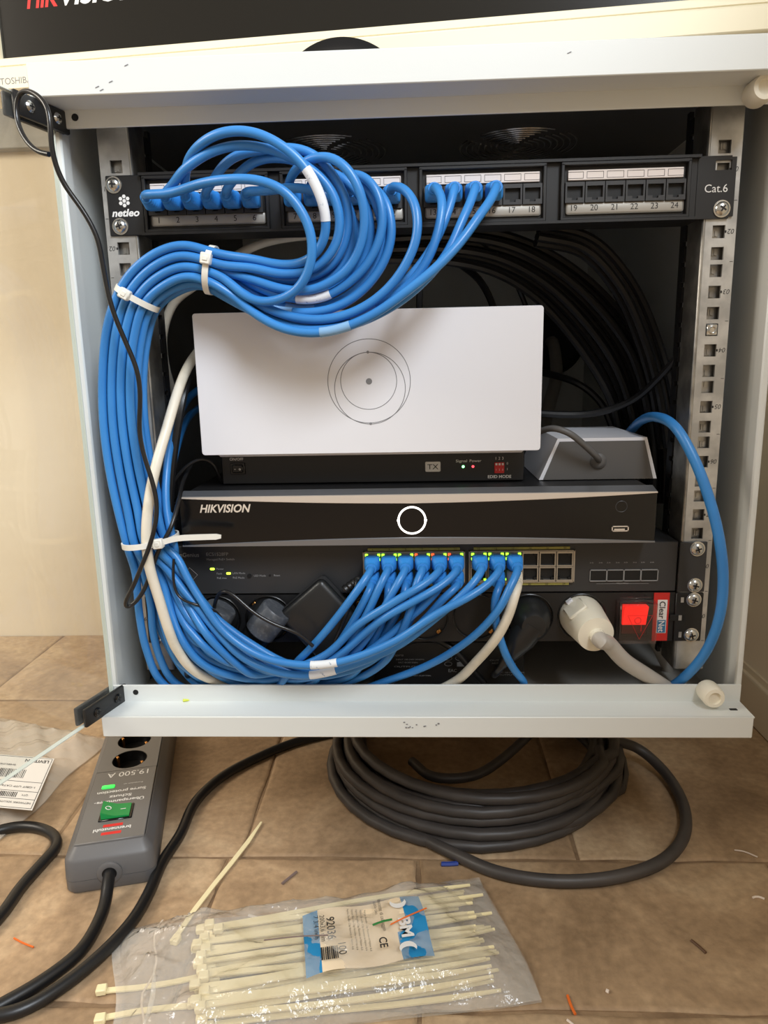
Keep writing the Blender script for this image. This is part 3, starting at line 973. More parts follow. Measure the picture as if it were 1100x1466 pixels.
# ------------------------------------------------------------------ plugs in the strip
ZS = -377.5
wp = thing('mains_plug', 'white round mains plug with thick grey cable in the rack power strip', 'plug', (SX[7], -20, ZS))
b = B().lathe([(18.6, -14), (18.6, -4), (18.4, 4), (17, 16), (15.5, 30), (15, 34), (6.5, 35.5), (6.2, 40)], (SX[7], 0, ZS), (0.12, -1, -0.10), 32)
part('plug_body', b, M['ivory'], wp)
ax = Vector((0.12, -1, -0.10)).normalized()
u0 = Vector((-.62, 0, .78))
part('grip', B().obox(Vector((SX[7], 0, ZS)) + ax * 13 + u0 * 16.6, ax * 9, u0 * 1.4, ax.cross(u0) * 9, 1), M['ivory'], wp)
part('release_tab', B().obox(Vector((SX[7], 0, ZS)) + ax * 2 + u0 * 19, ax * 3, u0 * 1.4, ax.cross(u0) * 3, .5), M['white'], wp)
p0 = Vector((SX[7], 0, ZS)) + ax * 36
part('cord', B().tube(spline([p0, p0 + ax * 8 + Vector((1, 0, -2)), at(868, 918, -34), at(893, 945, -25), at(925, 966, -14), at(962, 990, -5), at(985, 1004, 20)], 4), 6.6, 14), M['grey_cable'], wp, 'thick grey mains cable')


def black_plug(i, label, d, tilt, grey=False):
    x = SX[i]
    t = thing('mains_plug', label, 'plug', (x, -20, ZS), 'black plugs in the rack power strip')
    part('plug_body', B().lathe([(18.2, -14), (18.2, 4), (16.5, 9), (14, 20), (10, 25), (2, 26)], (x, 0, ZS), (0, -1, 0), 28), M['plug_black'], t)
    d = Vector(d).normalized()
    c = Vector((x, -16, ZS))
    part('plug_neck', B().loft([[c + d * s_ + (Vector((0, 1, 0)) * math.cos(k * math.pi / 6) * ry + d.cross(Vector((0, 1, 0))) * math.sin(k * math.pi / 6) * rx) for k in range(12)] for s_, rx, ry in ((0, 13, 11), (16, 12.5, 10.5), (28, 9, 8), (40, 5, 5), (46, 3.6, 3.6))]), M['plug_black'], t)
    if grey:
        part('plug_grip', B().lathe([(12.5, -20), (13.6, -18.5), (13.6, 6), (12.8, 7)], c + Vector((0, -4, 0)), d, 26), M['plug_grey'], t, 'speckled grey grip')
    e = c + d * 44
    part('cord', B().tube(spline([e, e + d * 7, e + d * 10 + Vector((0, 14, -8)), Vector((e.x + tilt[0] * .6, 40, -440)), Vector((e.x + tilt[0], 62, -458))], 4), 3.2, 10), M['rubber'], t)
    return t


black_plug(1, 'black angled plug with grey rim left of the square adapter', (-.62, 0, -.78), (-8, 4, -16), True)
black_plug(0, 'black plug half hidden by blue cables at the strip left end', (-.5, 0, -.86), (4, 4, -14), True)
black_plug(6, 'black angled plug between the white cable and the white plug', (-.55, 0, -.83), (14, 8, -14))
wa = thing('plug_in_adapter', 'black square plug-in adapter set askew in the rack power strip', 'adapter', (SX[2], -20, ZS))
c = at(462, 884, -12)
a, d = Vector((.76, 0, .65)), Vector((.65, 0, -.76))
part('body', B().obox(c + d * 6, a * 26, (0, 11, 0), d * 34, 5, 3), M['plug_black'], wa)
part('seam', B().obox(c + d * 6 + Vector((0, -2, 0)), a * 26.3, (0, .5, 0), d * 34.3, 5, 3), M['charcoal'], wa)
part('plug_pins', B().cyl(c + Vector((0, 6, 0)), (c.x, 14, c.z), 14), M['plug_black'], wa)
part('strain_relief', B().lathe([(4, 0), (4.6, 2), (3.6, 4), (4.4, 6), (3.4, 8), (4, 10), (3, 12), (3.4, 14), (2.4, 17)], at(494, 845, -14), (.72, 0, .6), 14), M['rubber'], wa)
part('cord', B().tube(spline(px((494, 845, -14), (504, 836, -14), (511, 826, -16), (508, 850, -24), (496, 880, -30), (483, 912, -27), (470, 940, -20), (460, 975, -6)), 4), 1.4, 8), M['wire'], wa)

# adapter brick lying on the cabinet floor
pb = thing('power_brick', 'black power brick with printed white rating label on the cabinet floor', 'power brick', (30, 45, -463.5))
part('housing', B().box(-42, 96, 26, 78, -463.4, -411, 3, 2), M['black'], pb)
b = B()
for i, (x, z, s_) in enumerate(((-26, -424, 11), (-22, -428, 26), (-20, -431, 18), (-24, -435, 30), (-14, -441, 10), (-6, -444, 16), (64, -429, 24), (66, -432, 22), (70, -441, 26), (72, -443.4, 22))):
    b.text('AC ADAPTER' if i == 0 else 'INPUT 100-240V 50/60Hz' if i % 3 else 'OUTPUT 48V', (x, 26, z), 1.3 if i else 1.8, al='l', width=s_)
b.text('C E', (80, 26, -425), 3.4, al='c', off=.01).text('EAC', (30, 26, -439), 3, al='c', off=.01)
for x, z in ((26, -427), (36, -427), (26, -432.5), (38, -432.5), (74, -436)):
    b.torus((x, 25.9, z), (0, 1, 0), 2, .3, 16, 4, sx=1.7)
b.box(34, 44, 25.8, 26, -435, -431)
part('printed_lettering', b, M['ink_dim'], pb)
part('cord', B().tube(spline(px((560, 930, 22), (590, 917, 18), (622, 914, 14), (650, 930, 10), (672, 955, 8), (695, 980, 8)), 4), 3, 10), M['rubber'], pb)

# ------------------------------------------------------------------ the sixteen blue patch cables
def boot_mesh():
    def sec(y, w, h, e):
        o = []
        for k in range(20):
            t = 2 * math.pi * k / 20
            c, s = math.cos(t), math.sin(t)
            o.append(Vector((math.copysign(abs(c) ** e, c) * w, y, math.copysign(abs(s) ** e, s) * h)))
        return o
    b = B().loft([sec(6, 5.6, 4.4, .2), sec(-6, 5.6, 4.4, .2), sec(-6.2, 6.2, 5.6, .3), sec(-12, 6.6, 6.2, .4)] +
                 [sec(-12 - 1.35 * i, (6.5 - .19 * i) * (1.05 if i % 2 else .93), (6.1 - .14 * i) * (1.05 if i % 2 else .93), .45 + .045 * i) for i in range(1, 11)] + [sec(-27.5, 4.4, 4.4, 1), sec(-27.6, 3.4, 3.4, 1)])
    b.loft([[Vector((x, y, z)) for x, z in ((-3, z0), (3, z0), (3, z0 + 1.3), (-3, z0 + 1.3))] for y, z0 in ((-2, 4.0), (-10, 5.0), (-16, 4.8))])
    return b


BOOT = mesh_of('plug', boot_mesh(), M['blue_plug'], (0, 0, 0))
bw = boot_mesh()
BOOT_W = mesh_of('plug', bw, M['white_cable'], (0, 0, 0))
BR = 3.3
SLOT = {3: (0, 0), 2: (0, 1), 1: (0, 2), 16: (0, 3), 4: (1, 0), 7: (1, 1), 12: (1, 2), 15: (1, 3), 5: (2, 0), 9: (2, 1), 10: (2, 2), 14: (2, 3), 6: (3, 0), 8: (3, 1), 11: (3, 2), 13: (3, 3)}
# bundle stations: centre px, depth, direction of the inner side in the picture, spread
STN = [(322, 394, -44, (-.30, 1.0), 1.0), (303, 387, -44, (-.12, 1.0), .90), (270, 379, -42, (.10, 1.0), 1.0), (238, 390, -40, (.42, .9), 1.05), (214, 408, -38, (.75, .62), 1.0), (198, 428, -36, (.86, .5), .90),
       (184, 470, -34, (.97, .2), 1.0), (177, 530, -33, (1, .05), 1.02), (178, 600, -32, (1, -.08), 1.08), (188, 670, -31, (1, -.14), 1.15), (202, 730, -31, (1, -.16), 1.2), (213, 774, -31, (1, -.16), 1.15)]


def bundle(pid):
    row, c = SLOT[pid]
    out = []
    u = (c - 1.75 + (.5 if row in (1, 3) else 0)) * 6.85
    v = (-9.2, -3.2, 2.8, 8.8)[row]
    for x, y, Y, (nx, ny), sp in STN:
        q = at(x, y, Y)
        e = at(x + nx, y + ny, Y) - q
        e.normalize()
        out.append(q + e * (u * sp) + Vector((0, v, 0)))
    return out


TOP = {   # pixels after the plug, up to the bundle
    1: [(250, 273, -44), (290, 261, -60), (330, 256, -70), (372, 258, -76), (408, 273, -78), (434, 305, -77), (447, 340, -76), (447, 372, -74), (434, 405, -70), (412, 425, -66), (386, 433, -62), (358, 428, -58)],
    2: [(245, 268, -42), (258, 245, -50), (284, 223, -56), (318, 209, -60), (352, 206, -62), (388, 213, -63), (424, 228, -63), (458, 252, -62), (480, 282, -61), (488, 314, -60), (484, 344, -58), (466, 372, -56), (440, 388, -54), (404, 393, -54), (362, 384, -52)],
    3: [(266, 262, -40), (266, 240, -46), (282, 215, -58), (306, 197, -66), (334, 189, -70), (366, 191, -72), (398, 205, -73), (428, 228, -73), (448, 256, -72), (464, 294, -70), (468, 326, -67), (458, 358, -62), (432, 378, -56), (398, 380, -52), (360, 372, -50)],
    4: [(304, 262, -40), (316, 240, -46), (340, 222, -50), (372, 216, -52), (408, 212, -54), (442, 218, -55), (472, 243, -55), (493, 277, -54), (500, 314, -52), (493, 352, -50), (472, 384, -48), (438, 400, -47), (400, 402, -46), (360, 392, -45)],
    5: [(332, 262, -38), (346, 244, -42), (376, 227, -46), (414, 228, -47), (452, 240, -47), (484, 266, -46), (503, 300, -45), (506, 336, -43), (496, 372, -42), (470, 400, -42), (434, 412, -42), (396, 410, -42), (358, 397, -42)],
    6: [(386, 273, -40), (418, 268, -46), (448, 272, -48), (480, 284, -46), (504, 308, -42), (514, 340, -40), (508, 374, -38), (484, 402, -37), (448, 416, -37), (404, 414, -37), (362, 402, -38)],
    7: [(416, 258, -40), (424, 242, -46), (446, 226, -54), (468, 220, -60), (490, 230, -64), (508, 251, -66), (519, 280, -66), (523, 315, -64), (517, 352, -62), (498, 387, -60), (468, 408, -58), (440, 418, -56), (404, 416, -54), (362, 402, -48)],
    8: [(447, 262, -42), (462, 248, -46), (484, 250, -50), (508, 268, -52), (526, 296, -52), (532, 330, -50), (526, 366, -47), (504, 398, -45), (466, 422, -44), (424, 428, -42), (384, 422, -40), (350, 406, -38)],
    9: [(474, 262, -42), (490, 254, -50), (508, 252, -56), (528, 262, -60), (542, 286, -62), (547, 316, -62), (540, 352, -60), (520, 386, -58), (490, 412, -56), (456, 428, -54), (418, 428, -52), (380, 418, -48), (350, 405, -44)],
    10: [(500, 264, -42), (520, 262, -48), (538, 280, -52), (550, 308, -54), (553, 338, -53), (544, 374, -51), (520, 408, -49), (484, 434, -48), (440, 446, -46), (398, 440, -44), (360, 422, -42)],
    11: [(532, 268, -42), (545, 280, -50), (554, 304, -54), (558, 330, -55), (552, 364, -54), (534, 398, -53), (504, 428, -52), (468, 446, -52), (426, 450, -50), (386, 442, -46), (352, 422, -42)],
    12: [(575, 268, -48), (590, 281, -58), (598, 306, -64), (598, 335, -66), (587, 368, -66), (566, 402, -66), (534, 432, -64), (500, 450, -62), (462, 458, -60), (422, 455, -58), (382, 442, -54), (350, 422, -50)],
    13: [(632, 279, -46), (633, 304, -54), (622, 352, -58), (600, 394, -58), (566, 426, -58), (522, 452, -56), (474, 464, -54), (428, 460, -50), (384, 446, -45), (352, 426, -40)],
    14: [(648, 282, -42), (636, 320, -50), (612, 368, -54), (580, 406, -55), (540, 438, -54), (494, 460, -53), (446, 466, -51), (402, 458, -48), (362, 436, -44)],
    15: [(676, 284, -42), (662, 314, -52), (638, 364, -58), (604, 402, -60), (562, 434, -60), (512, 458, -58), (462, 468, -56), (414, 464, -52), (372, 446, -48)],
    16: [(706, 282, -44), (690, 304, -56), (660, 346, -66), (626, 382, -70), (584, 416, -71), (536, 450, -70), (490, 470, -68), (448, 477, -66), (404, 470, -62), (364, 448, -56), (336, 424, -50)],
}
BOT = {   # pixels below the lower tie, then the switch port
    3: ([(195, 815, -30), (200, 880, -26), (211, 933, -18), (234, 977, -9), (310, 1004, -11), (396, 979, -11), (434, 945, -24), (470, 902, -38), (500, 862, -44), (520, 834, -42)], 1),
    4: ([(206, 818, -28), (218, 865, -24), (220, 902, -20), (230, 943, -14), (250, 978, -9), (330, 1004, -11), (460, 1004, -11), (545, 978, -10), (612, 953, -22), (653, 930, -32), (692, 900, -42), (724, 862, -46), (735, 836, -42)], 17),
    5: ([(210, 830, -24), (224, 882, -20), (242, 926, -14), (285, 978, -8), (400, 1004, -11), (640, 1004, -11), (752, 979, -9), (738, 960, -14), (717, 920, -26), (708, 880, -34), (709, 852, -38)], 16),
    6: ([(222, 850, -20), (250, 912, -16), (302, 978, -7), (390, 1004, -11), (440, 978, -12), (474, 940, -26), (505, 892, -34), (526, 852, -38)], 2),
    2: ([(229, 818, -28), (252, 880, -24), (284, 930, -18), (334, 978, -9), (420, 1004, -11), (500, 978, -11), (543, 948, -24), (574, 900, -36), (592, 858, -44), (596, 834, -42)], 7),
    7: ([(238, 830, -24), (268, 888, -20), (318, 945, -16), (390, 975, -14), (452, 966, -22), (489, 940, -32), (516, 897, -40), (536, 858, -44), (546, 834, -42)], 3),
    9: ([(244, 840, -18), (284, 905, -14), (346, 955, -12), (420, 978, -10), (474, 962, -20), (510, 934, -31), (533, 903, -38), (554, 864, -44), (569, 836, -42)], 5),
    8: ([(242, 850, -14), (290, 918, -10), (356, 965, -8), (440, 982, -8), (500, 966, -14), (534, 920, -26), (552, 876, -34), (556, 852, -38)], 4),
    1: ([(250, 815, -32), (267, 847, -32), (305, 898, -34), (356, 944, -36), (424, 965, -40), (464, 963, -43), (516, 948, -44), (571, 924, -45), (620, 888, -47), (658, 856, -46), (679, 834, -42)], 13),
    10: ([(250, 828, -20), (296, 888, -18), (352, 932, -20), (410, 952, -24), (466, 938, -34), (512, 895, -46), (548, 872, -50), (587, 848, -48), (614, 832, -42)], 9),
    11: ([(252, 835, -16), (304, 898, -14), (362, 942, -16), (424, 958, -20), (482, 938, -32), (528, 900, -44), (556, 880, -50), (604, 854, -49), (638, 834, -42)], 11),
    13: ([(256, 842, -10), (310, 908, -8), (380, 958, -8), (450, 974, -10), (520, 950, -18), (558, 898, -28), (576, 862, -36)], 6),
    12: ([(247, 798, -38), (256, 815, -40), (280, 853, -42), (320, 905, -45), (369, 938, -49), (420, 951, -52), (470, 951, -53), (522, 937, -54), (571, 915, -54), (625, 879, -53), (674, 853, -50), (702, 834, -42)], 15),
    15: ([(258, 826, -24), (306, 885, -22), (365, 930, -24), (430, 956, -26), (500, 956, -26), (560, 930, -28), (612, 884, -34), (640, 852, -38)], 12),
    14: ([(258, 838, -14), (312, 900, -12), (384, 950, -12), (460, 970, -12), (530, 950, -16), (578, 905, -26), (600, 862, -36)], 8),
    16: ([(258, 818, -28), (296, 872, -28), (352, 922, -30), (416, 950, -32), (486, 950, -32), (546, 918, -34), (600, 872, -38), (622, 850, -38)], 10),
}
SLEEVE = {1: [('white', 464, 963)], 12: [('white', 464, 952)], 3: [('white', 457, 276)], 9: [('white', 452, 426)], 11: [('clear', 400, 446)], 13: [('clear', 520, 453)], 16: [('clear', 480, 473), ], 10: [('clear', 432, 446)]}


def proj(p):
    d = Vector(p) - CAM
    w = d.dot(FW)
    return 550 + F_PX * d.dot(RT) / w, 733 - F_PX * d.dot(UP) / w


def plug_on(root, me, pos, name='plug'):
    inst(name, me, pos, root)


HINT = {1: 'frontmost arc across the panel', 2: 'second arc over the panel', 3: 'tallest arc with a white sleeve', 4: 'arching up behind the first loops', 5: 'arching behind the fourth', 6: 'running right along the panel', 7: 'looping high in the middle', 8: 'hidden among the middle loops', 9: 'with a printed white sleeve at its loop bottom', 10: 'hidden at the right of the loops', 11: 'rightmost of the close loops', 12: 'hanging alone right of the loops', 13: 'leftmost of the four slanting right ones', 14: 'second of the four slanting right ones', 15: 'third of the four slanting right ones', 16: 'rightmost, forming the lowest arc'}
FRONT = []


def front(name, pts, r, m, label, cat='cable', group=None, ends=6, then=None):
    """A cable of the crowded front: laid out first, then all are pushed apart, then built."""
    FRONT.append(dict(name=name, path=spline(pts, 5.0), r=r, m=m, label=label, cat=cat, group=group, ends=ends, then=then))


OBST = [(SX[0], -377.5, 17, -31), (SX[1], -377.5, 17, -31), (SX[0] - 16, -400, 14, -28), (SX[1] - 18, -398, 14, -28), (SX[2] + 2, -378, 36, -24), (SX[6], -377.5, 17, -27), (SX[6] - 16, -398, 12, -28)]


def relax(steps=260):
    P, C, Rr, FX = [], [], [], []
    for ci, c in enumerate(FRONT):
        k = len(c['path'])
        for i, p in enumerate(c['path']):
            P.append(p.copy())
            C.append(ci)
            Rr.append(c['r'])
            FX.append(i < c['ends'] or i >= k - c['ends'])
    rmax = max(Rr)
    P0 = [p.copy() for p in P]
    for it in range(steps):
        kd = KDTree(len(P))
        for i, p in enumerate(P):
            kd.insert(p, i)
        kd.balance()
        mv = [Vector((0, 0, 0)) for _ in P]
        for i, p in enumerate(P):
            if FX[i]:
                continue
            for q, j, d in kd.find_range(p, Rr[i] + rmax + .3):
                if C[j] == C[i]:
                    continue
                need = Rr[i] + Rr[j] + .25 - d
                if need > 0:
                    v = (p - q) if d > 1e-4 else Vector((0, C[i] - C[j], 0))
                    v = v.normalized()
                    mv[i] += v * need * (.9 if FX[j] else .45) * .5
        for i in range(len(P)):
            if not FX[i]:
                m_ = mv[i]
                if m_.length > 2:
                    m_ = m_.normalized() * 2
                P[i] = P[i] + m_
        if it < steps - 4:
            Q = [p - o_ for p, o_ in zip(P, P0)]        # smooth the displacement, so that the loops keep their size
            for i in range(1, len(P) - 1):
                if not FX[i] and C[i - 1] == C[i] == C[i + 1]:
                    P[i] = P0[i] + Q[i] * .76 + (Q[i - 1] + Q[i + 1]) * .12
        for i, p in enumerate(P):       # stay off the rack fronts and behind the bottom frame
            if FX[i]:
                continue
            if p.z < -431 + Rr[i] and p.y < -18.5 + Rr[i]:
                p.y = -18.5 + Rr[i]
            if p.z > -404:                  # clear of the plugs in the power strip
                for sx_, sz_, rr_, yy_ in OBST:
                    if (p.x - sx_) ** 2 + (p.z - sz_) ** 2 < (rr_ + Rr[i]) ** 2 and p.y > yy_ - Rr[i]:
                        p.y = max(p.y - 1.5, yy_ - Rr[i])
            if p.z < -463 + Rr[i]:
                p.z = -463 + Rr[i]
    k = 0
    for c in FRONT:
        n_ = len(c['path'])
        q = P[k:k + n_]
        k += n_
        path = spline(q, 3.5)
        c['path'] = path
        o = solid(c['name'], B().tube(path, c['r'], 10), c['m'], c['label'], c['cat'], c['group'], org=path[0])
        if c['then']:
            c['then'](o, path)


def finish_patch(n, s, e):
    def f(o, path):
        plug_on(o, BOOT, s)
        plug_on(o, BOOT, e)
        for kind, qx, qy in SLEEVE.get(n, ()):
            k = min(range(5, len(path) - 5), key=lambda i: (proj(path[i])[0] - qx) ** 2 + (proj(path[i])[1] - qy) ** 2)
            h = 6 if n == 3 else 4
            part('label_sleeve', B().tube(path[max(0, k - h):k + h + 1], BR + .25, 12), M['sleeve'] if kind == 'white' else M['sleeve_clear'], o, kind + ' label sleeve')
    return f


for n in range(1, 17):
    x = PORT[n]
    s = Vector((x, -2, -35.8))
    bot, port = BOT[n]
    e = Vector((SP[port][0], -1, SP[port][1]))
    pts = [s + Vector((0, -24, 0)), s + Vector((0, -33, .5))] + px(*TOP[n]) + bundle(n) + px(*bot) + [e + Vector((0, -33, -.5)), e + Vector((0, -24, 0))]
    front('patch_cable', pts, BR, M['blue'], 'blue patch cable from panel port %d, %s' % (n, HINT[n]), 'cable', 'blue patch cables', 3, finish_patch(n, s, e))

# extra blue cables and white ones
front('patch_cable', px((310, 545, 110), (275, 565, 70), (250, 610, 15), (236, 670, -12), (230, 730, -26), (240, 790, -34), (262, 840, -24), (300, 890, -20), (350, 935, -16), (420, 972, -10), (480, 1004, -11)), BR, M['blue'], 'blue cable curving out from inside, just right of the white cable', 'cable', 'blue patch cables')
front('patch_cable', px((300, 575, 130), (268, 600, 70), (250, 660, 20), (243, 720, 4), (250, 780, -4), (274, 850, -6), (320, 920, -6), (400, 975, -6), (470, 995, -3)), BR, M['blue'], 'blue cable deeper inside, behind the black cord at the left', 'cable', 'blue patch cables')
front('blue_cable', px((885, 640, 150), (905, 615, 90), (922, 600, 45), (942, 597, 10), (965, 608, -14), (990, 648, -30), (1014, 708, -40), (1030, 770, -46), (1036, 830, -46), (1030, 886, -42), (1008, 938, -30), (970, 978, -10), (930, 1000, 10)), 4.1, M['blue'], 'single blue cable bowing down the right side of the rack', 'cable')
e = Vector((SP[18][0], -1, SP[18][1]))
pts = px((330, 475, 90), (300, 488, 60), (272, 520, 20), (255, 560, -8), (240, 610, -28), (225, 662, -42), (214, 715, -50), (211, 770, -52), (217, 810, -50), (230, 850, -48), (250, 900, -42), (278, 942, -30), (318, 979, -10), (420, 1012, -9), (560, 1012, -9), (648, 979, -10), (681, 948, -26), (712, 910, -38), (730, 872, -44), (736, 846, -42)) + [e + Vector((0, -33, -.5)), e + Vector((0, -24, 0))]
front('patch_cable', pts, 4.1, M['white_cable'], 'white network cable running down beside the blue bundle to the switch', 'cable', None, 3, lambda o, path, e=e: plug_on(o, BOOT_W, e))
cable('network_cable', px((590, 420, 130), (586, 385, 110), (560, 352, 90), (500, 338, 70), (430, 338, 60), (370, 350, 55), (325, 375, 50), (285, 405, 50), (250, 432, 50), (234, 475, 55), (236, 520, 70), (250, 570, 100)), 3.9, M['white_cable'], 'white cable looping behind the patch panel into the dark left side', 'cable')

# black cables at the back
base1 = [(540, 352, 40), (640, 350, 60), (720, 364, 90), (790, 402, 120), (846, 456, 140), (888, 516, 150), (910, 578, 150), (920, 645, 150), (920, 720, 150)]
for k in range(9):
    off = -34 + 8.6 * k
    pts = []
    for i, (x, y, Y) in enumerate(base1):
        a, c = base1[max(0, i - 1)], base1[min(len(base1) - 1, i + 1)]
        d = Vector((c[0] - a[0], c[1] - a[1])).normalized()
        sq = .55 + .55 * min(1, i / 4) if i < 6 else .9
        pts.append(at(x - d.y * off * sq, y + d.x * off * sq, Y + 14 * math.sin(k * 2.1)))
    cable('back_cable', pts, 3.8, M['rubber'], 'black cable of the thick arch behind the patch panel, ' + ('lowest one', 'second from below', 'third from below', 'fourth from below', 'middle one', 'fourth from the top', 'third from the top', 'second from the top', 'topmost one')[8 - k], 'cable', 'black cables at the back', 8, 8)
base2 = [(770, 335, 70), (840, 352, 90), (893, 410, 105), (925, 480, 110), (948, 560, 110), (960, 640, 110)]
for k in range(4):
    off = -14 + 9 * k
    pts = []
    for i, (x, y, Y) in enumerate(base2):
        a, c = base2[max(0, i - 1)], base2[min(len(base2) - 1, i + 1)]
        d = Vector((c[0] - a[0], c[1] - a[1])).normalized()
        pts.append(at(x - d.y * off, y + d.x * off, Y + 8 * math.sin(k * 2.4)))
    cable('back_cable', pts, 3.8, M['rubber'], 'black cable dropping beside the right rail, ' + ('nearest the rail', 'second from the rail', 'third from the rail', 'farthest from the rail')[k], 'cable', 'black cables beside the right rail', 8, 8)
for lab, pts, r in (('black cable dropping behind the white hub, left one', [(620, 350, 60), (650, 372, 100), (690, 405, 140), (710, 450, 150), (716, 520, 150)], 3.4),
                    ('black cable dropping behind the white hub, right one', [(690, 345, 70), (728, 385, 120), (748, 425, 150), (760, 460, 150), (764, 540, 150)], 2.6),
                    ('short black cable dropping behind the hub under the loops', [(604, 345, 60), (602, 400, 80), (600, 450, 90), (598, 520, 100)], 3.0),
                    ('black cable curving out right of the hub into the back', [(740, 530, 160), (785, 535, 200), (830, 550, 210), (862, 578, 200), (880, 620, 190)], 3.8),
                    ('long black cord sweeping from hub to the right rail', [(740, 588, 130), (790, 593, 120), (850, 592, 110), (905, 574, 90), (945, 540, 60), (975, 505, 40), (1000, 470, 46)], 3.4),
                    ('black printed cord hanging between white cable and hub', [(290, 480, 90), (272, 530, 30), (262, 570, 6), (252, 630, 2), (245, 690, 2), (244, 740, 4), (250, 800, 30)], 3.4)):
    cable('black_cable', px(*pts), r, M['rubber'], lab, 'cable', None, 8, 6)
b = B()
gc = Vector((214, 560, at(828, 488, 560).z))
b.lathe([(52, 0), (52, 6), (44, 10), (34, 4)], gc + Vector((0, 16, 0)), (0, -1, 0), 36)
solid('cable_gland', b, M['black_dark'], 'round black cable gland in the cabinet back panel', 'gland')
cable('conduit', [gc + Vector((0, 10, 0)), gc + Vector((-2, -20, -4))] + px((797, 535, 480), (788, 575, 420), (778, 612, 360), (770, 645, 330)), 9, M['grey_cable'], 'grey conduit leading down out of the cable gland', 'conduit')
cable('conduit', px((930, 905, 60), (945, 935, 70), (958, 962, 80), (968, 985, 84), (972, 1000, 84)), 5, M['grey_cable'], 'grey cable on the cabinet floor right of the white plug', 'cable')

# ------------------------------------------------------------------ wire hanging from the hinge, and thin leads
pts = px((70, 221, -82), (54, 218, -78), (36, 200, -72), (25, 178, -68), (22, 152, -66), (28, 132, -68), (40, 129, -74), (56, 138, -80), (68, 152, -84), (72, 175, -86), (74, 215, -84), (88, 258, -80), (118, 300, -76), (139, 338, -74), (148, 384, -72), (160, 440, -70), (180, 490, -66), (197, 532, -64), (201, 575, -62), (199, 612, -60), (206, 652, -60), (219, 692, -60), (225, 730, -60), (218, 770, -62), (201, 815, -60), (186, 850, -56), (177, 866, -54), (183, 873, -51), (200, 856, -49), (214, 824, -48), (224, 792, -50), (244, 757, -46), (256, 716, -28), (262, 690, 0), (275, 665, 30))
front('hanging_wire', pts, 1.75, M['wire'], 'thin black wire hanging from the top hinge in front of the blue bundle', 'wire')
front('power_lead', px((246, 695, 8), (262, 672, 8), (284, 657, 8), (302, 658, 10), (312, 675, 14), (316, 690, 24), (330, 690, 60)), 1.5, M['wire'], 'thin black lead arching to the left end of the transmitter', 'wire')
front('power_lead', px((249, 800, -42), (248, 828, -42), (252, 852, -42), (266, 861, -43), (286, 865, -43), (310, 874, -30), (330, 896, -20), (340, 925, -12)), 1.1, M['wire'], 'thin black lead hooked over the blue cables at lower left', 'wire')
front('power_lead', px((306, 885, -20), (308, 862, -32), (318, 844, -38), (334, 850, -40), (352, 868, -42), (374, 884, -44), (400, 897, -44), (428, 907, -42), (448, 925, -38)), 1.6, M['wire'], 'thin black lead looping over the plugs towards the square adapter', 'wire')


relax()

# cable ties round the bundle
def tie(x, y, Y, nd, ru, rv, label, head_at, tail):
    c = at(x, y, Y)
    e = (at(x + nd[0], y + nd[1], Y) - c).normalized()
    yv = Vector((0, 1, 0))
    t = e.cross(yv).normalized()
    t = t if abs(t.length) > 0 else Vector((1, 0, 0))
    r = thing('cable_tie', label, 'cable tie', c)
    n = 40
    P = [c + e * (math.cos(2 * math.pi * i / n) * ru) + yv * (math.sin(2 * math.pi * i / n) * rv) for i in range(n)]
    O = [((p - c).normalized()) * 1.3 for p in P]
    part('strap', B().band(P, [t * 2.2] * n, O), M['tie'], r)
    hp = c + e * (ru * math.cos(head_at)) + yv * (rv * math.sin(head_at) - 2.6)
    part('head', B().obox(hp, e * 4, yv * 3, t * 3.8, .8).obox(hp + yv * -3, e * 1.6, yv * .6, t * 1.8, .3), M['tie'], r)
    if tail:
        T = spline([hp] + px(*tail), 4)
        part('tail', B().band(T, [Vector((.1, 0, 1)) * 2.3] * (len(T) - 1) + [Vector((.1, 0, 1)) * 1.4], [Vector((0, -1.2, 0))] * len(T), False), M['tie'], r)


tie(303, 387, -45, (-.12, 1.0), 16.2, 15.5, 'white cable tie round blue bundle beside the patch loops', -1.95, None)
tie(197, 427, -37, (.86, .5), 16.2, 15.5, 'white cable tie where the blue bundle turns downwards', -1.75, None)
tie(216, 773, -36, (1, -.14), 21.5, 22, 'white cable tie low on the bundle with long pointed tail', -.9, [(250, 771, -50), (280, 769, -46), (317, 768, -42)])

# ------------------------------------------------------------------ television on the cabinet
a0 = at(0, 97, 150)
a1 = atz(1100, 5, a0.z)
ang = math.atan2(a1.y - a0.y, a1.x - a0.x)
tvx = Vector((math.cos(ang), math.sin(ang), 0))
org = a0 - tvx * 45
org.z = 102.2
tv = thing('television', 'cream television with dark screen standing on top of the cabinet', 'television', org, rotz=ang)
zs, zc = a0.z - 102.2, 0.0
part('chin', B().box(0, 770, -4, 40, 0, zs - .5, 2), M['cream'], tv)
part('bezel', B().box(0, 770, 0, 40, zs + .5, zs + 8, 1).box(0, 47, 0, 40, zs + 6, 560, 1).box(723, 770, 0, 40, zs + 6, 560, 1).box(0, 770, 0, 40, 540, 560, 1), M['cream'], tv)
part('back_shell', B().box(20, 750, 38, 90, 0, 550, 6), M['cream'], tv)
part('screen', B().box(46, 724, 4, 30, zs + 7, 542), M['screen'], tv)
part('maker_name', B().text('TOSHIBA', (46, -4, zs - 13.6), 5.6, al='l', width=33), M['ink_grey'], tv)
lp = (77, 4, zs + 58.5)
part('screen_logo', B().text('HIK', lp, 17, al='l', shear=.3, off=.03, width=34), M['red_print'], tv, 'red half of the logo on screen')
part('screen_logo', B().text('VISION', (lp[0] + 36, lp[1], lp[2]), 17, al='l', shear=.3, off=.03, width=80), M['ink_white'], tv, 'white half of the logo on screen')
fc = at(488, 53, 40) - Vector((0, 0, 56.4))
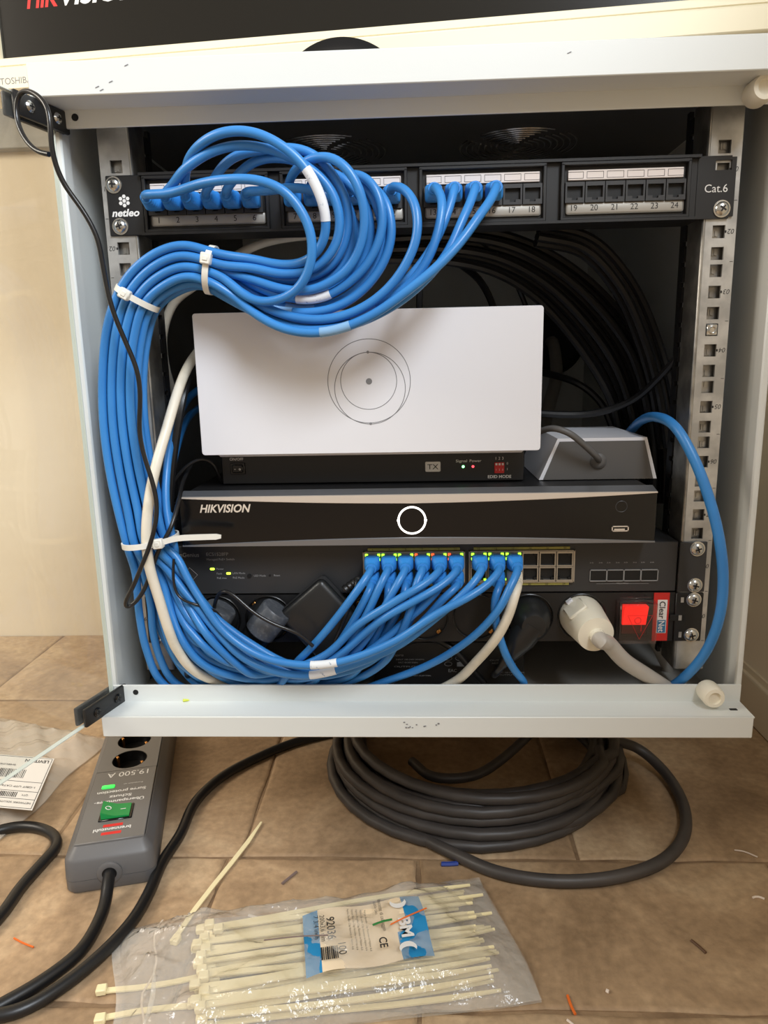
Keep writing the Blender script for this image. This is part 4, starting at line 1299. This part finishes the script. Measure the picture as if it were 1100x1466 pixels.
dz = 50.5 - fc.z
b = B().lathe([(60 * math.cos(a), 60 * math.sin(a) + (0.8 if k in (5, 6) else 0)) for k, a in enumerate([math.asin(dz / 60) + (math.pi / 2 - .02 - math.asin(dz / 60)) * i / 16 for i in range(17)])], (fc.x, 60, fc.z), (0, 0, 1), 56)
b.box(fc.x - 22, fc.x + 22, 80, 170, 62, 101, 4)


def to_tv(b):
    m_ = Matrix.Rotation(-ang, 3, 'Z')
    b.v = [m_ @ (p - org) for p in b.v]
    return b


part('stand_foot', to_tv(b), M['rubber'], tv, 'black domed stand foot')
part('rear_foot', to_tv(B().box(-230, 110, 150, 190, 50.6, 101.8, 4)), M['rubber'], tv, 'black rear foot')

# ------------------------------------------------------------------ extension strip on the floor
sa = atz(112, 1205, -582)
sb_ = atz(158, 1060, -582)
dv = Vector((sb_.x - sa.x, sb_.y - sa.y, 0)).normalized()
rot = math.atan2(-dv.x, dv.y)
st0 = atz(160, 1273, FLOOR)
LS = 430
st = thing('extension_strip', 'grey surge protected extension strip on the floor under the cabinet', 'power strip', (st0.x, st0.y, FLOOR), rotz=rot)


def ring(w, y0, y1, z, r, k=4):
    return [Vector((x, y, z)) for x, y in rrect(-w, w, y0, y1, r, k)]


HT = 42.6
part('base_shell', B().loft([ring(38, 2, LS - 2, 0, 9), ring(40, 0, LS, 3, 10), ring(40, 0, LS, 13, 10)]), M['strip_grey'], st)
part('body_shell', B().loft([ring(40.2, -.2, LS, 13.5, 10), ring(39.5, .4, LS, 31, 10), ring(38, 2.5, LS - 3, 34, 9), ring(32, 11, LS - 8, HT - 1.6, 5), ring(31.5, 12, LS - 9, HT - 1.6, 5)], False), M['strip_grey'], st)
# top plate with socket wells
soc = [154, 196, 238, 280, 322, 364]
b = B().box(-31, 31, 12, 133, HT - 2.6, HT, .6)
cells = [133] + [(p_ + q_) / 2 for p_, q_ in zip(soc, soc[1:])] + [400]
top = B()
for i, y in enumerate(soc):
    top.holed(-31, 31, cells[i], cells[i + 1], 0, y, 18.8, -HT, 14)
for f in range(len(top.v)):
    v_ = top.v[f]
    top.v[f] = Vector((v_.x, v_.z, -v_.y))
b.add(top.v, top.f)
part('top_plate', b, M['strip_top'], st)
for y in soc:
    sb = B().cyl((0, y, HT - 13.4), (0, y, HT - 12.4), 18.6, 28).lathe([(18.9, 0), (18.3, 0), (18.2, -13), (18.8, -13)], (0, y, HT - .2), (0, 0, 1), 28, False)
    so = part('socket', sb, M['socket'], st, 'black socket well')
    part('socket_contact', B().obox((-14, y + 8, HT - 6), (1.3, .7, 0), (-1, 1.8, 0), (0, 0, 6), .4), M['brass'], so)
    part('socket_contact', B().obox((14, y - 8, HT - 6), (1.3, .7, 0), (-1, 1.8, 0), (0, 0, 6), .4), M['brass'], so)
XD, YD = (-1, 0, 0), (0, -1, 0)
H = HT
sw_ = part('rocker_frame', B().box(-15, 16, 42, 66, H - .6, H + 1.2, .6), M['black_gloss'], st)
part('green_rocker', B().loft([[Vector((x, y, z)) for y, z in ((44, H + .4), (64, H + .4), (64, h1), (44, h0))] for x, h0, h1 in ((-12.5, H + 8.5, H + 8.5), (0, H + 3.5, H + 3.5), (13.5, H + 2.6, H + 2.6))]), M['green_rocker'], sw_, 'green translucent rocker')
part('rocker_mark', B().torus((-6.5, 54, H + 6.0 + .4), (.35, 0, 1), 2.6, .4, 18, 5).obox((7, 54, H + 3.5), (2.4, 0, 0), (0, .4, 0), (0, 0, .1)), M['ink_white'], sw_)
part('indicator', B().box(-21, -8, 99, 104.5, H - .6, H + 1.6, 1.2, 2), M['green_led'], st, 'small green indicator')
b = B()
b.text('19.500 A', (2, 124, H), 8.6, XD, YD, width=42)
b.text('Protection on', (10, 104, H), 1.9, XD, YD, width=19)
b.text('Surge protection', (0, 92, H), 4.6, XD, YD, off=.02, width=48).text('\u00dcberspannungs-', (0, 74.5, H), 4.4, XD, YD, off=.02, width=48).text('Schutz', (0, 83, H), 4.4, XD, YD, off=.02, width=22)
b.text('brennenstuhl', (0, 28.6, H), 4.6, XD, YD, off=.02, width=34)
part('printed_lettering', b, M['ink_white'], st)
part('red_mark', B().obox((0, 34.6, H + .05), (9, 0, 0), (0, 2, 0), (0, 0, .05)), M['red_print'], st, 'red bar of the mark')
part('red_mark', B().obox((0, 22.6, H + .05), (9, 0, 0), (0, 2, 0), (0, 0, .05)), M['red_print'], st, 'red bar of the mark')
part('cord_grommet', B().lathe([(11, 0), (11, 3), (9.5, 4), (6.5, 4), (6.2, 0)], (0, 1.5, 18), (0, -1, 0), 28), M['strip_grey'], st)
part('grommet_well', B().cyl((0, -2.0, 18), (0, -2.4, 18), 7.2, 20), M['black_dark'], st)
R_ = Matrix.Rotation(rot, 3, 'Z')


def sw2(v):
    q = R_ @ Vector(v)
    return Vector((st0.x + q.x, st0.y + q.y, FLOOR + q.z))


def fz(x, y, h):
    return atz(x, y, FLOOR + h)


CR = 5.4
p = spline([sw2((0, 2, 18)), sw2((0, -8, 17)), fz(151, 1292, 8), fz(140, 1322, CR), fz(115, 1362, CR), fz(62, 1404, CR), fz(0, 1440, CR), fz(-80, 1480, CR)], 5)
loc = [(Matrix.Rotation(-rot, 3, 'Z') @ (q - Vector((st0.x, st0.y, FLOOR)))) for q in p]
part('cord', B().tube(loc, CR, 12), M['rubber'], st, 'black cord of the strip')
cable('floor_cord', [fz(600, 1030, CR), fz(500, 1045, CR), fz(425, 1062, CR)] + [fz(x, y, CR) for x, y in ((370, 1084), (318, 1112), (280, 1148), (258, 1195), (232, 1235), (215, 1275), (190, 1318), (150, 1362), (95, 1408), (30, 1446), (-60, 1462))], CR, M['rubber'], 'black cord running from under the cabinet along the right of the strip', 'cable', None, 12, 5)
cable('floor_cord', [fz(x, y, CR) for x, y in ((-120, 1430), (-60, 1370), (0, 1312), (30, 1270), (62, 1234), (82, 1210), (74, 1193), (50, 1184), (20, 1184), (-40, 1200), (-120, 1220))], CR, M['rubber'], 'black cord bent in a hook from under the milky bag', 'cable', None, 12, 5)

# ------------------------------------------------------------------ coil of dark cable
cc = Vector((66, 190, FLOOR))
pts = []
turns = 13
RC = 6.0
for i in range(turns * 36 + 1):
    t = i / 36
    k = int(t)
    th = 2 * math.pi * t - 0.4
    lay = [(172, 0), (160, 0), (148, 0), (166, 1), (154, 1), (142, 1), (162, 2), (150, 2), (140, 2.1), (156, 3), (146, 3), (136, 3.0), (150, 4), (144, 4)]
    f = t - k
    f = max(0, min(1, (f - .8) / .2))
    r0, l0 = lay[k]
    r1, l1 = lay[min(k + 1, len(lay) - 1)]
    R = r0 + (r1 - r0) * f + 3.5 * math.sin(2 * th + k * 1.3) + 2.5 * math.sin(th + k * 2.2)
    L = l0 + (l1 - l0) * f
    sh = Vector((4 * math.sin(k * 1.7), 4 * math.cos(k * 2.3), 0))
    pts.append(cc + sh * .7 + Vector((R * math.cos(th), R * math.sin(th) * .98, RC + L * 10.4)))
tail = [fz(x, y, RC + h) for x, y, h in ((880, 1060, 30), (915, 1072, 16), (950, 1103, 4), (978, 1150, 0), (980, 1195, 0), (950, 1232, 0), (880, 1256, 0), (790, 1261, 0), (710, 1248, 0), (650, 1222, 0), (600, 1196, 0), (575, 1176, 0))]
b = B().tube(pts, RC, 10)
coil = thing('cable_coil', 'thick coil of dark grey cable lying on the floor under the cabinet', 'cable coil', cc)
part('windings', b, M['coil'], coil)
part('loose_end', B().tube(spline(tail, 5), RC, 12), M['coil'], coil, 'single loose turn reaching out to the right')
part('loose_end', B().tube(spline([fz(590, 1090, 26), fz(620, 1112, 28), fz(680, 1110, 28), (134, 190, FLOOR + 40), (160, 250, FLOOR + 34), (150, 300, FLOOR + 30)], 5), RC * .9, 12), M['coil'], coil, 'strand crossing the inside of the coil')

# ------------------------------------------------------------------ bag of cable ties
bc = Vector((-86, -108, FLOOR))
ba = math.radians(11.2)
BU, BV = Vector((math.cos(ba), math.sin(ba), 0)), Vector((-math.sin(ba), math.cos(ba), 0))


def bag_pt(u, v, z):
    return bc + BU * u + BV * v + Vector((0, 0, z))


def nz(x, y, s=0.0):
    return math.sin(x * .071 + y * .053 + s) * .5 + math.sin(x * .033 - y * .097 + 2 * s) * .5 + .35 * math.sin(x * .19 + y * .13 + s * 3) + .25 * math.sin(x * .11 - y * .31 + s)


def film(nu, nv, f):
    vs, fs = [], []
    for i in range(nu + 1):
        for j in range(nv + 1):
            vs.append(f(i / nu, j / nv))
    for i in range(nu):
        for j in range(nv):
            a = i * (nv + 1) + j
            fs.append((a, a + nv + 1, a + nv + 2, a + 1))
    return vs, fs


def outline(s, t):
    u = -158 + 318 * s
    wtop = 60 + 4 * math.sin(s * 9) + (6 * max(0, s - .7) / .3)
    wbot = 62 + 3 * math.sin(s * 7 + 1)
    v = -wbot + (wtop + wbot) * t
    u += 8 * math.sin(t * 5) * (1 if s < .1 else .3) + (14 * (t - .55) * (s - .5) if s > .5 else 0) * -1
    return u, v


def bag_top(s, t):
    u, v = outline(s, t)
    e = min(1, min(t, 1 - t) / .16) * min(1, max(0, min((s - .02) / .2, (1 - s) / .22)))
    cr = 1 - abs(math.sin(u * .045 + v * .08 + 1.6 * math.sin(v * .05 + u * .02)))        # creases
    cr2 = 1 - abs(math.sin(u * .12 - v * .07 + 2.0 * math.sin(u * .06)))
    lf = max(0, (-85 - u) / 60)                                                            # loose, crumpled end
    h = 3 + 24 * e ** .7 + 2.6 * nz(u, v) * (.35 + e) + (1.2 + 4 * min(1, lf)) * cr ** 6 * min(1, e * 3) + (.9 + 3 * min(1, lf)) * cr2 ** 8 * min(1, e * 3)
    return bag_pt(u, v, max(1.6, h))


def bag_bot(s, t):
    u, v = outline(s, t)
    return bag_pt(u, v, .9)


b = B()
vs, fs = film(150, 72, bag_top)
b.add(vs, fs)
b.add(*film(20, 10, bag_bot))
bag = thing('plastic_bag', 'clear plastic bag of ivory cable ties on the floor in front', 'bag', bc)
part('film', b, M['bag'], bag)
part('seal', B().band([bag_pt(-128 + 3 * math.sin(k), -60 + 9.2 * k, 9 + 1.5 * math.sin(k * 1.7)) for k in range(14)], [BU * .8] * 14, [Vector((0, 0, .5))] * 14, False), M['bag_milky'], bag, 'milky seal seam')
card = B()
cv, cf = film(24, 12, lambda s, t: bag_pt(-9 + 99 * s, -33 + 63 * t + 4 * (s - .5), 25.5 + 2.2 * math.sin(s * 9) + 2 * math.sin(t * 6 + s * 4) - 6 * abs(t - .5)))
card.add(cv, cf)
card.mi = []
for (i, j) in [(i, j) for i in range(24) for j in range(12)]:
    card.mi.append(1 if i < 3 or i > 19 or (i > 17 and j < 5) else 0)
cd_ = part('header_card', card, [M['paper_cream'], M['card_blue']], bag, 'cream and blue paper card')


def ct(b, s_, u, v, size, width=None, al='l', off=0.0):
    b.text(s_, bag_pt(u, v, 29.6), size, -BV, BU, al, 0, off, width)


b = B()
ct(b, '92036', 13, 14, 6.5, off=.01)
ct(b, '200x3,6 mm', 6.5, 17, 3.8, 27)
ct(b, '7 3/4 inch', 1.5, 17, 3.8, 24)
ct(b, '100', 20, -14, 6)
ct(b, 'fascette di cablaggio', 55, 26, 3, 34)
ct(b, 'cable ties', 51, 24, 2.6, 14)
for i in range(5):
    ct(b, 'Nylon Bundle Clip fascetta in Nylon 6.6', 28 + 3.4 * i, 20 - i, 1.6, 42)
ct(b, 'CE', 52, -14, 6, off=.02)
for i in range(9):
    b.obox(bag_pt(4 + 1.5 * i, -21, 29), BU * (.35 + .3 * (i % 3 == 0)), BV * 6, (0, 0, .1))
part('card_lettering', b, M['ink'], cd_)
b = B()
ct(b, 'BM', 72, 3, 9, 20, off=.04)
for v0, sg in ((15, 1), (-22, -1)):
    P = [bag_pt(70 + 7 * math.cos(a_), v0 + sg * 6 + 7 * math.sin(a_) * sg, 29.4) for a_ in [math.pi + .1 + i * (math.pi - .2) / 12 for i in range(13)]]
    Q = [bag_pt(70 + 6 * math.cos(a_), v0 + sg * 8.5 + 4.5 * math.sin(a_) * sg, 29.4) for a_ in [math.pi + .1 + i * (math.pi - .2) / 12 for i in range(13)]]
    b.add(P + Q, [(i, i + 1, 14 + i, 13 + i) for i in range(12)])
part('card_logo', b, M['ink_white'], cd_)
o = B().tube(spline([bag_pt(60, -3, 30), bag_pt(72, 0, 32), bag_pt(92, 8, 31)], 3), .6, 6)
solid('wire_offcut', o, M['orange'], 'thin orange wire offcut lying across the header card', 'offcut')
o = B().tube(spline([bag_pt(46, -1, 30), bag_pt(54, 0, 31.5), bag_pt(62, 1, 31)], 3), .8, 6)
solid('wire_offcut', o, M['green_bit'], 'short green wire offcut lying on the header card', 'offcut')
o = B().tube(spline([bag_pt(-40, 0, 29), bag_pt(-15, -3, 31), bag_pt(10, -6, 31)], 4), .5, 6)
solid('wire_offcut', o, M['grey_bit'], 'thin grey wire strand lying across the bag beside the card', 'offcut')


def tie_flat(name, label, group, p, d, L, z, tail_lift=0.0, m=M['tie_bag']):
    d = Vector(d).normalized()
    n_ = Vector((-d.y, d.x, 0))
    r = thing(name, label, 'cable tie', (p.x, p.y, p.z), group)
    part('head', B().obox(p + Vector((0, 0, 2.4)), d * 4, n_ * 3.6, (0, 0, 2.6), .8), m, r)
    q = [p + d * (4 + (L - 4) * i / 5) + n_ * (2.5 * math.sin(i * .9 + p.x)) + Vector((0, 0, 1 + tail_lift * i / 5)) for i in range(6)]
    part('strap', B().band(q, [n_ * 2.3] * 5 + [n_ * 1.0], [Vector((0, 0, 1.3))] * 6, False), m, r)
    return r


k = 0
for lay in range(3):
    for i in range(15 - lay):
        v = -46 + 6.5 * i + lay * 3.2 + random.uniform(-1, 1)
        u = -84 + random.uniform(-12, 10)
        a_ = ba + random.uniform(-.035, .035)
        tie_flat('cable_tie', 'ivory cable tie packed in the clear bag', 'cable ties inside the clear bag', bag_pt(u, v, 1.6 + lay * 6.2), (math.cos(a_), math.sin(a_), 0), 222 + random.uniform(-6, 6), 0, random.uniform(-.3, 1.2))
for v, lab in ((-40, 'ivory cable tie with head sticking out of bag, lower one'), (-17, 'ivory cable tie with head sticking out of bag, upper one')):
    h = fz(146, 1420, 1) if v == -17 else fz(144, 1462, 1)
    tie_flat('cable_tie', lab, None, Vector((h.x, h.y, FLOOR + .6)), (math.cos(ba), math.sin(ba), 0), 120, 0)
lt0, lt1 = fz(252, 1348, 1), fz(372, 1178, 1)
dl = lt1 - lt0
tie_flat('cable_tie', 'single ivory cable tie lying loose on the floor tiles', None, Vector((lt0.x, lt0.y, FLOOR + .4)), dl, dl.length, 0)

# ------------------------------------------------------------------ milky bag at the left
mb = thing('plastic_bag', 'milky plastic bag with white barcode label beside the extension strip', 'bag', (-520, 150, FLOOR))
A_, B_, C_, D_ = Vector((-402, 236, 0)), Vector((-428, 36, 0)), Vector((-720, -20, 0)), Vector((-700, 330, 0))


def milky(s, t):
    p_ = (A_ * (1 - s) + D_ * s) * (1 - t) + (B_ * (1 - s) + C_ * s) * t
    e = min(1, min(s, 1 - s, t, 1 - t) / .1)
    p_.x += 3 * math.sin(t * 11)
    return Vector((p_.x, p_.y, FLOOR + 2 + e * (14 + 5 * nz(p_.x * 1.3, p_.y * 1.3, 1.0))))


b = B()
b.add(*film(70, 60, milky))
b.add(*film(14, 12, lambda s, t: Vector((milky(s, t).x, milky(s, t).y, FLOOR + .8))))
part('film', b, M['bag_milky'], mb)
L0, L1, L2 = atz(78, 1086, -606), atz(0, 1080, -606), atz(46, 1160, -606)
lu = (L1 - L0).normalized()             # along the label's reading direction reversed
lv = (L2 - L0)
lvn = (lv - lu * lv.dot(lu)).normalized()
LH = lv.length


def lp_(a_, c_, z=0.0):
    return L0 + lu * a_ + lv * (c_ / LH) + Vector((0, 0, z))


b = B().add([lp_(0, 0), lp_(100, 0), lp_(100, LH), lp_(0, LH), lp_(0, 0, -.4), lp_(100, 0, -.4), lp_(100, LH, -.4), lp_(0, LH, -.4)], [(0, 1, 2, 3), (4, 7, 6, 5), (0, 4, 5, 1), (1, 5, 6, 2), (2, 6, 7, 3), (3, 7, 4, 0)])
lab = part('barcode_label', b, M['paper'], mb, 'white barcode label')
b = B()
xd = lu
yd = -lv.normalized()
yd2 = lv.normalized()


def lt(s_, a_, c_, size, width=None, off=0.0):
    b.text(s_, lp_(a_, c_, .3), size, lu, -yd, 'l', 0, off, width)


lt('LEVITON', 5, 9, 5.6, 30, .015)
lt('1-GBIT UTP CAT6A', 8, 62, 3.2, 44)
lt('QTY.', 12, 77, 3, 8)
lt('NETWORK SOLUTIONS', 5, 91, 3, 44)
lt('SHIELDED', 44, 20, 3, 24)
for i in range(20):
    w = random.choice((.5, .9, 1.3))
    b.obox(lp_(28 + 2.1 * i, 37, .25), lu * w * .5, yd * 8.5, (0, 0, .05))
for i in range(11):
    w = random.choice((.5, .9, 1.3))
    b.obox(lp_(26 + 2.1 * i, 77, .25), lu * w * .5, yd * 4.5, (0, 0, .05))
for c_ in (2, 52, 70, 84, LH - 2):
    b.obox(lp_(50, c_, .2), lu * 48, yd * .3, (0, 0, .05))
b.obox(lp_(2, LH / 2, .2), lu * .3, lv * .48, (0, 0, .05))
part('label_print', b, M['ink'], lab)

# ------------------------------------------------------------------ small litter on the floor and frame
def offcut(pix, r, m, label, z=None):
    pts = [fz(x, y, r) if z is None else atz(x, y, z + r) for x, y in pix]
    b = B().tube(spline(pts, 2), r, 6)
    solid('wire_offcut', b, m, label, 'offcut')


offcut([(813, 1425), (818, 1440), (824, 1452)], 1.1, M['orange'], 'orange wire offcut on the tiles right of the tie bag')
offcut([(20, 1343), (33, 1350), (48, 1356)], .8, M['orange'], 'orange wire strand on the tiles at the left edge')
offcut([(632, 1237), (644, 1237), (656, 1236)], 2.2, M['blue_bit'], 'blue wire offcut on the tiles under the coil')
offcut([(990, 1346), (1000, 1354), (1011, 1364)], 1.2, M['brown'], 'dark brown splinter on the tiles at the right')
offcut([(404, 1265), (414, 1257), (425, 1248)], 1.3, M['grey_bit'], 'grey pin on the tiles left of centre')
offcut([(356, 1310), (368, 1314), (385, 1319)], 1.2, M['white_bit'], 'pale pin on the tiles just above the tie bag')
offcut([(1052, 1217), (1066, 1219), (1085, 1227)], .7, M['white_bit'], 'pale curled strand on the tiles near right wall')
offcut([(1078, 1285), (1086, 1283), (1095, 1287)], 1.0, M['white_bit'], 'short pale strand on the tiles at the right edge')
offcut([(868, 1418), (872, 1420)], 1.4, M['white_bit'], 'tiny white crumb on the tiles right of the tie bag')
offcut([(812, 1460), (820, 1466), (828, 1474)], .9, M['white_bit'], 'white wire strand at the bottom edge of the picture')
offcut([(262, 1003), (268, 1002), (275, 1001)], 1.2, M['yellow'], 'yellow-green wire offcut on the bottom frame ledge', -446.2)
sp_ = fz(473, 1099, 4)
b = B().lathe([(4.5, 0), (4.5, 2), (3, 4), (1.6, 4.2), (1.6, 12), (.4, 13)], sp_, (.7, .4, -.12), 12)
solid('loose_screw', b, M['zinc'], 'loose zinc screw on the tiles left of the coil', 'screw')
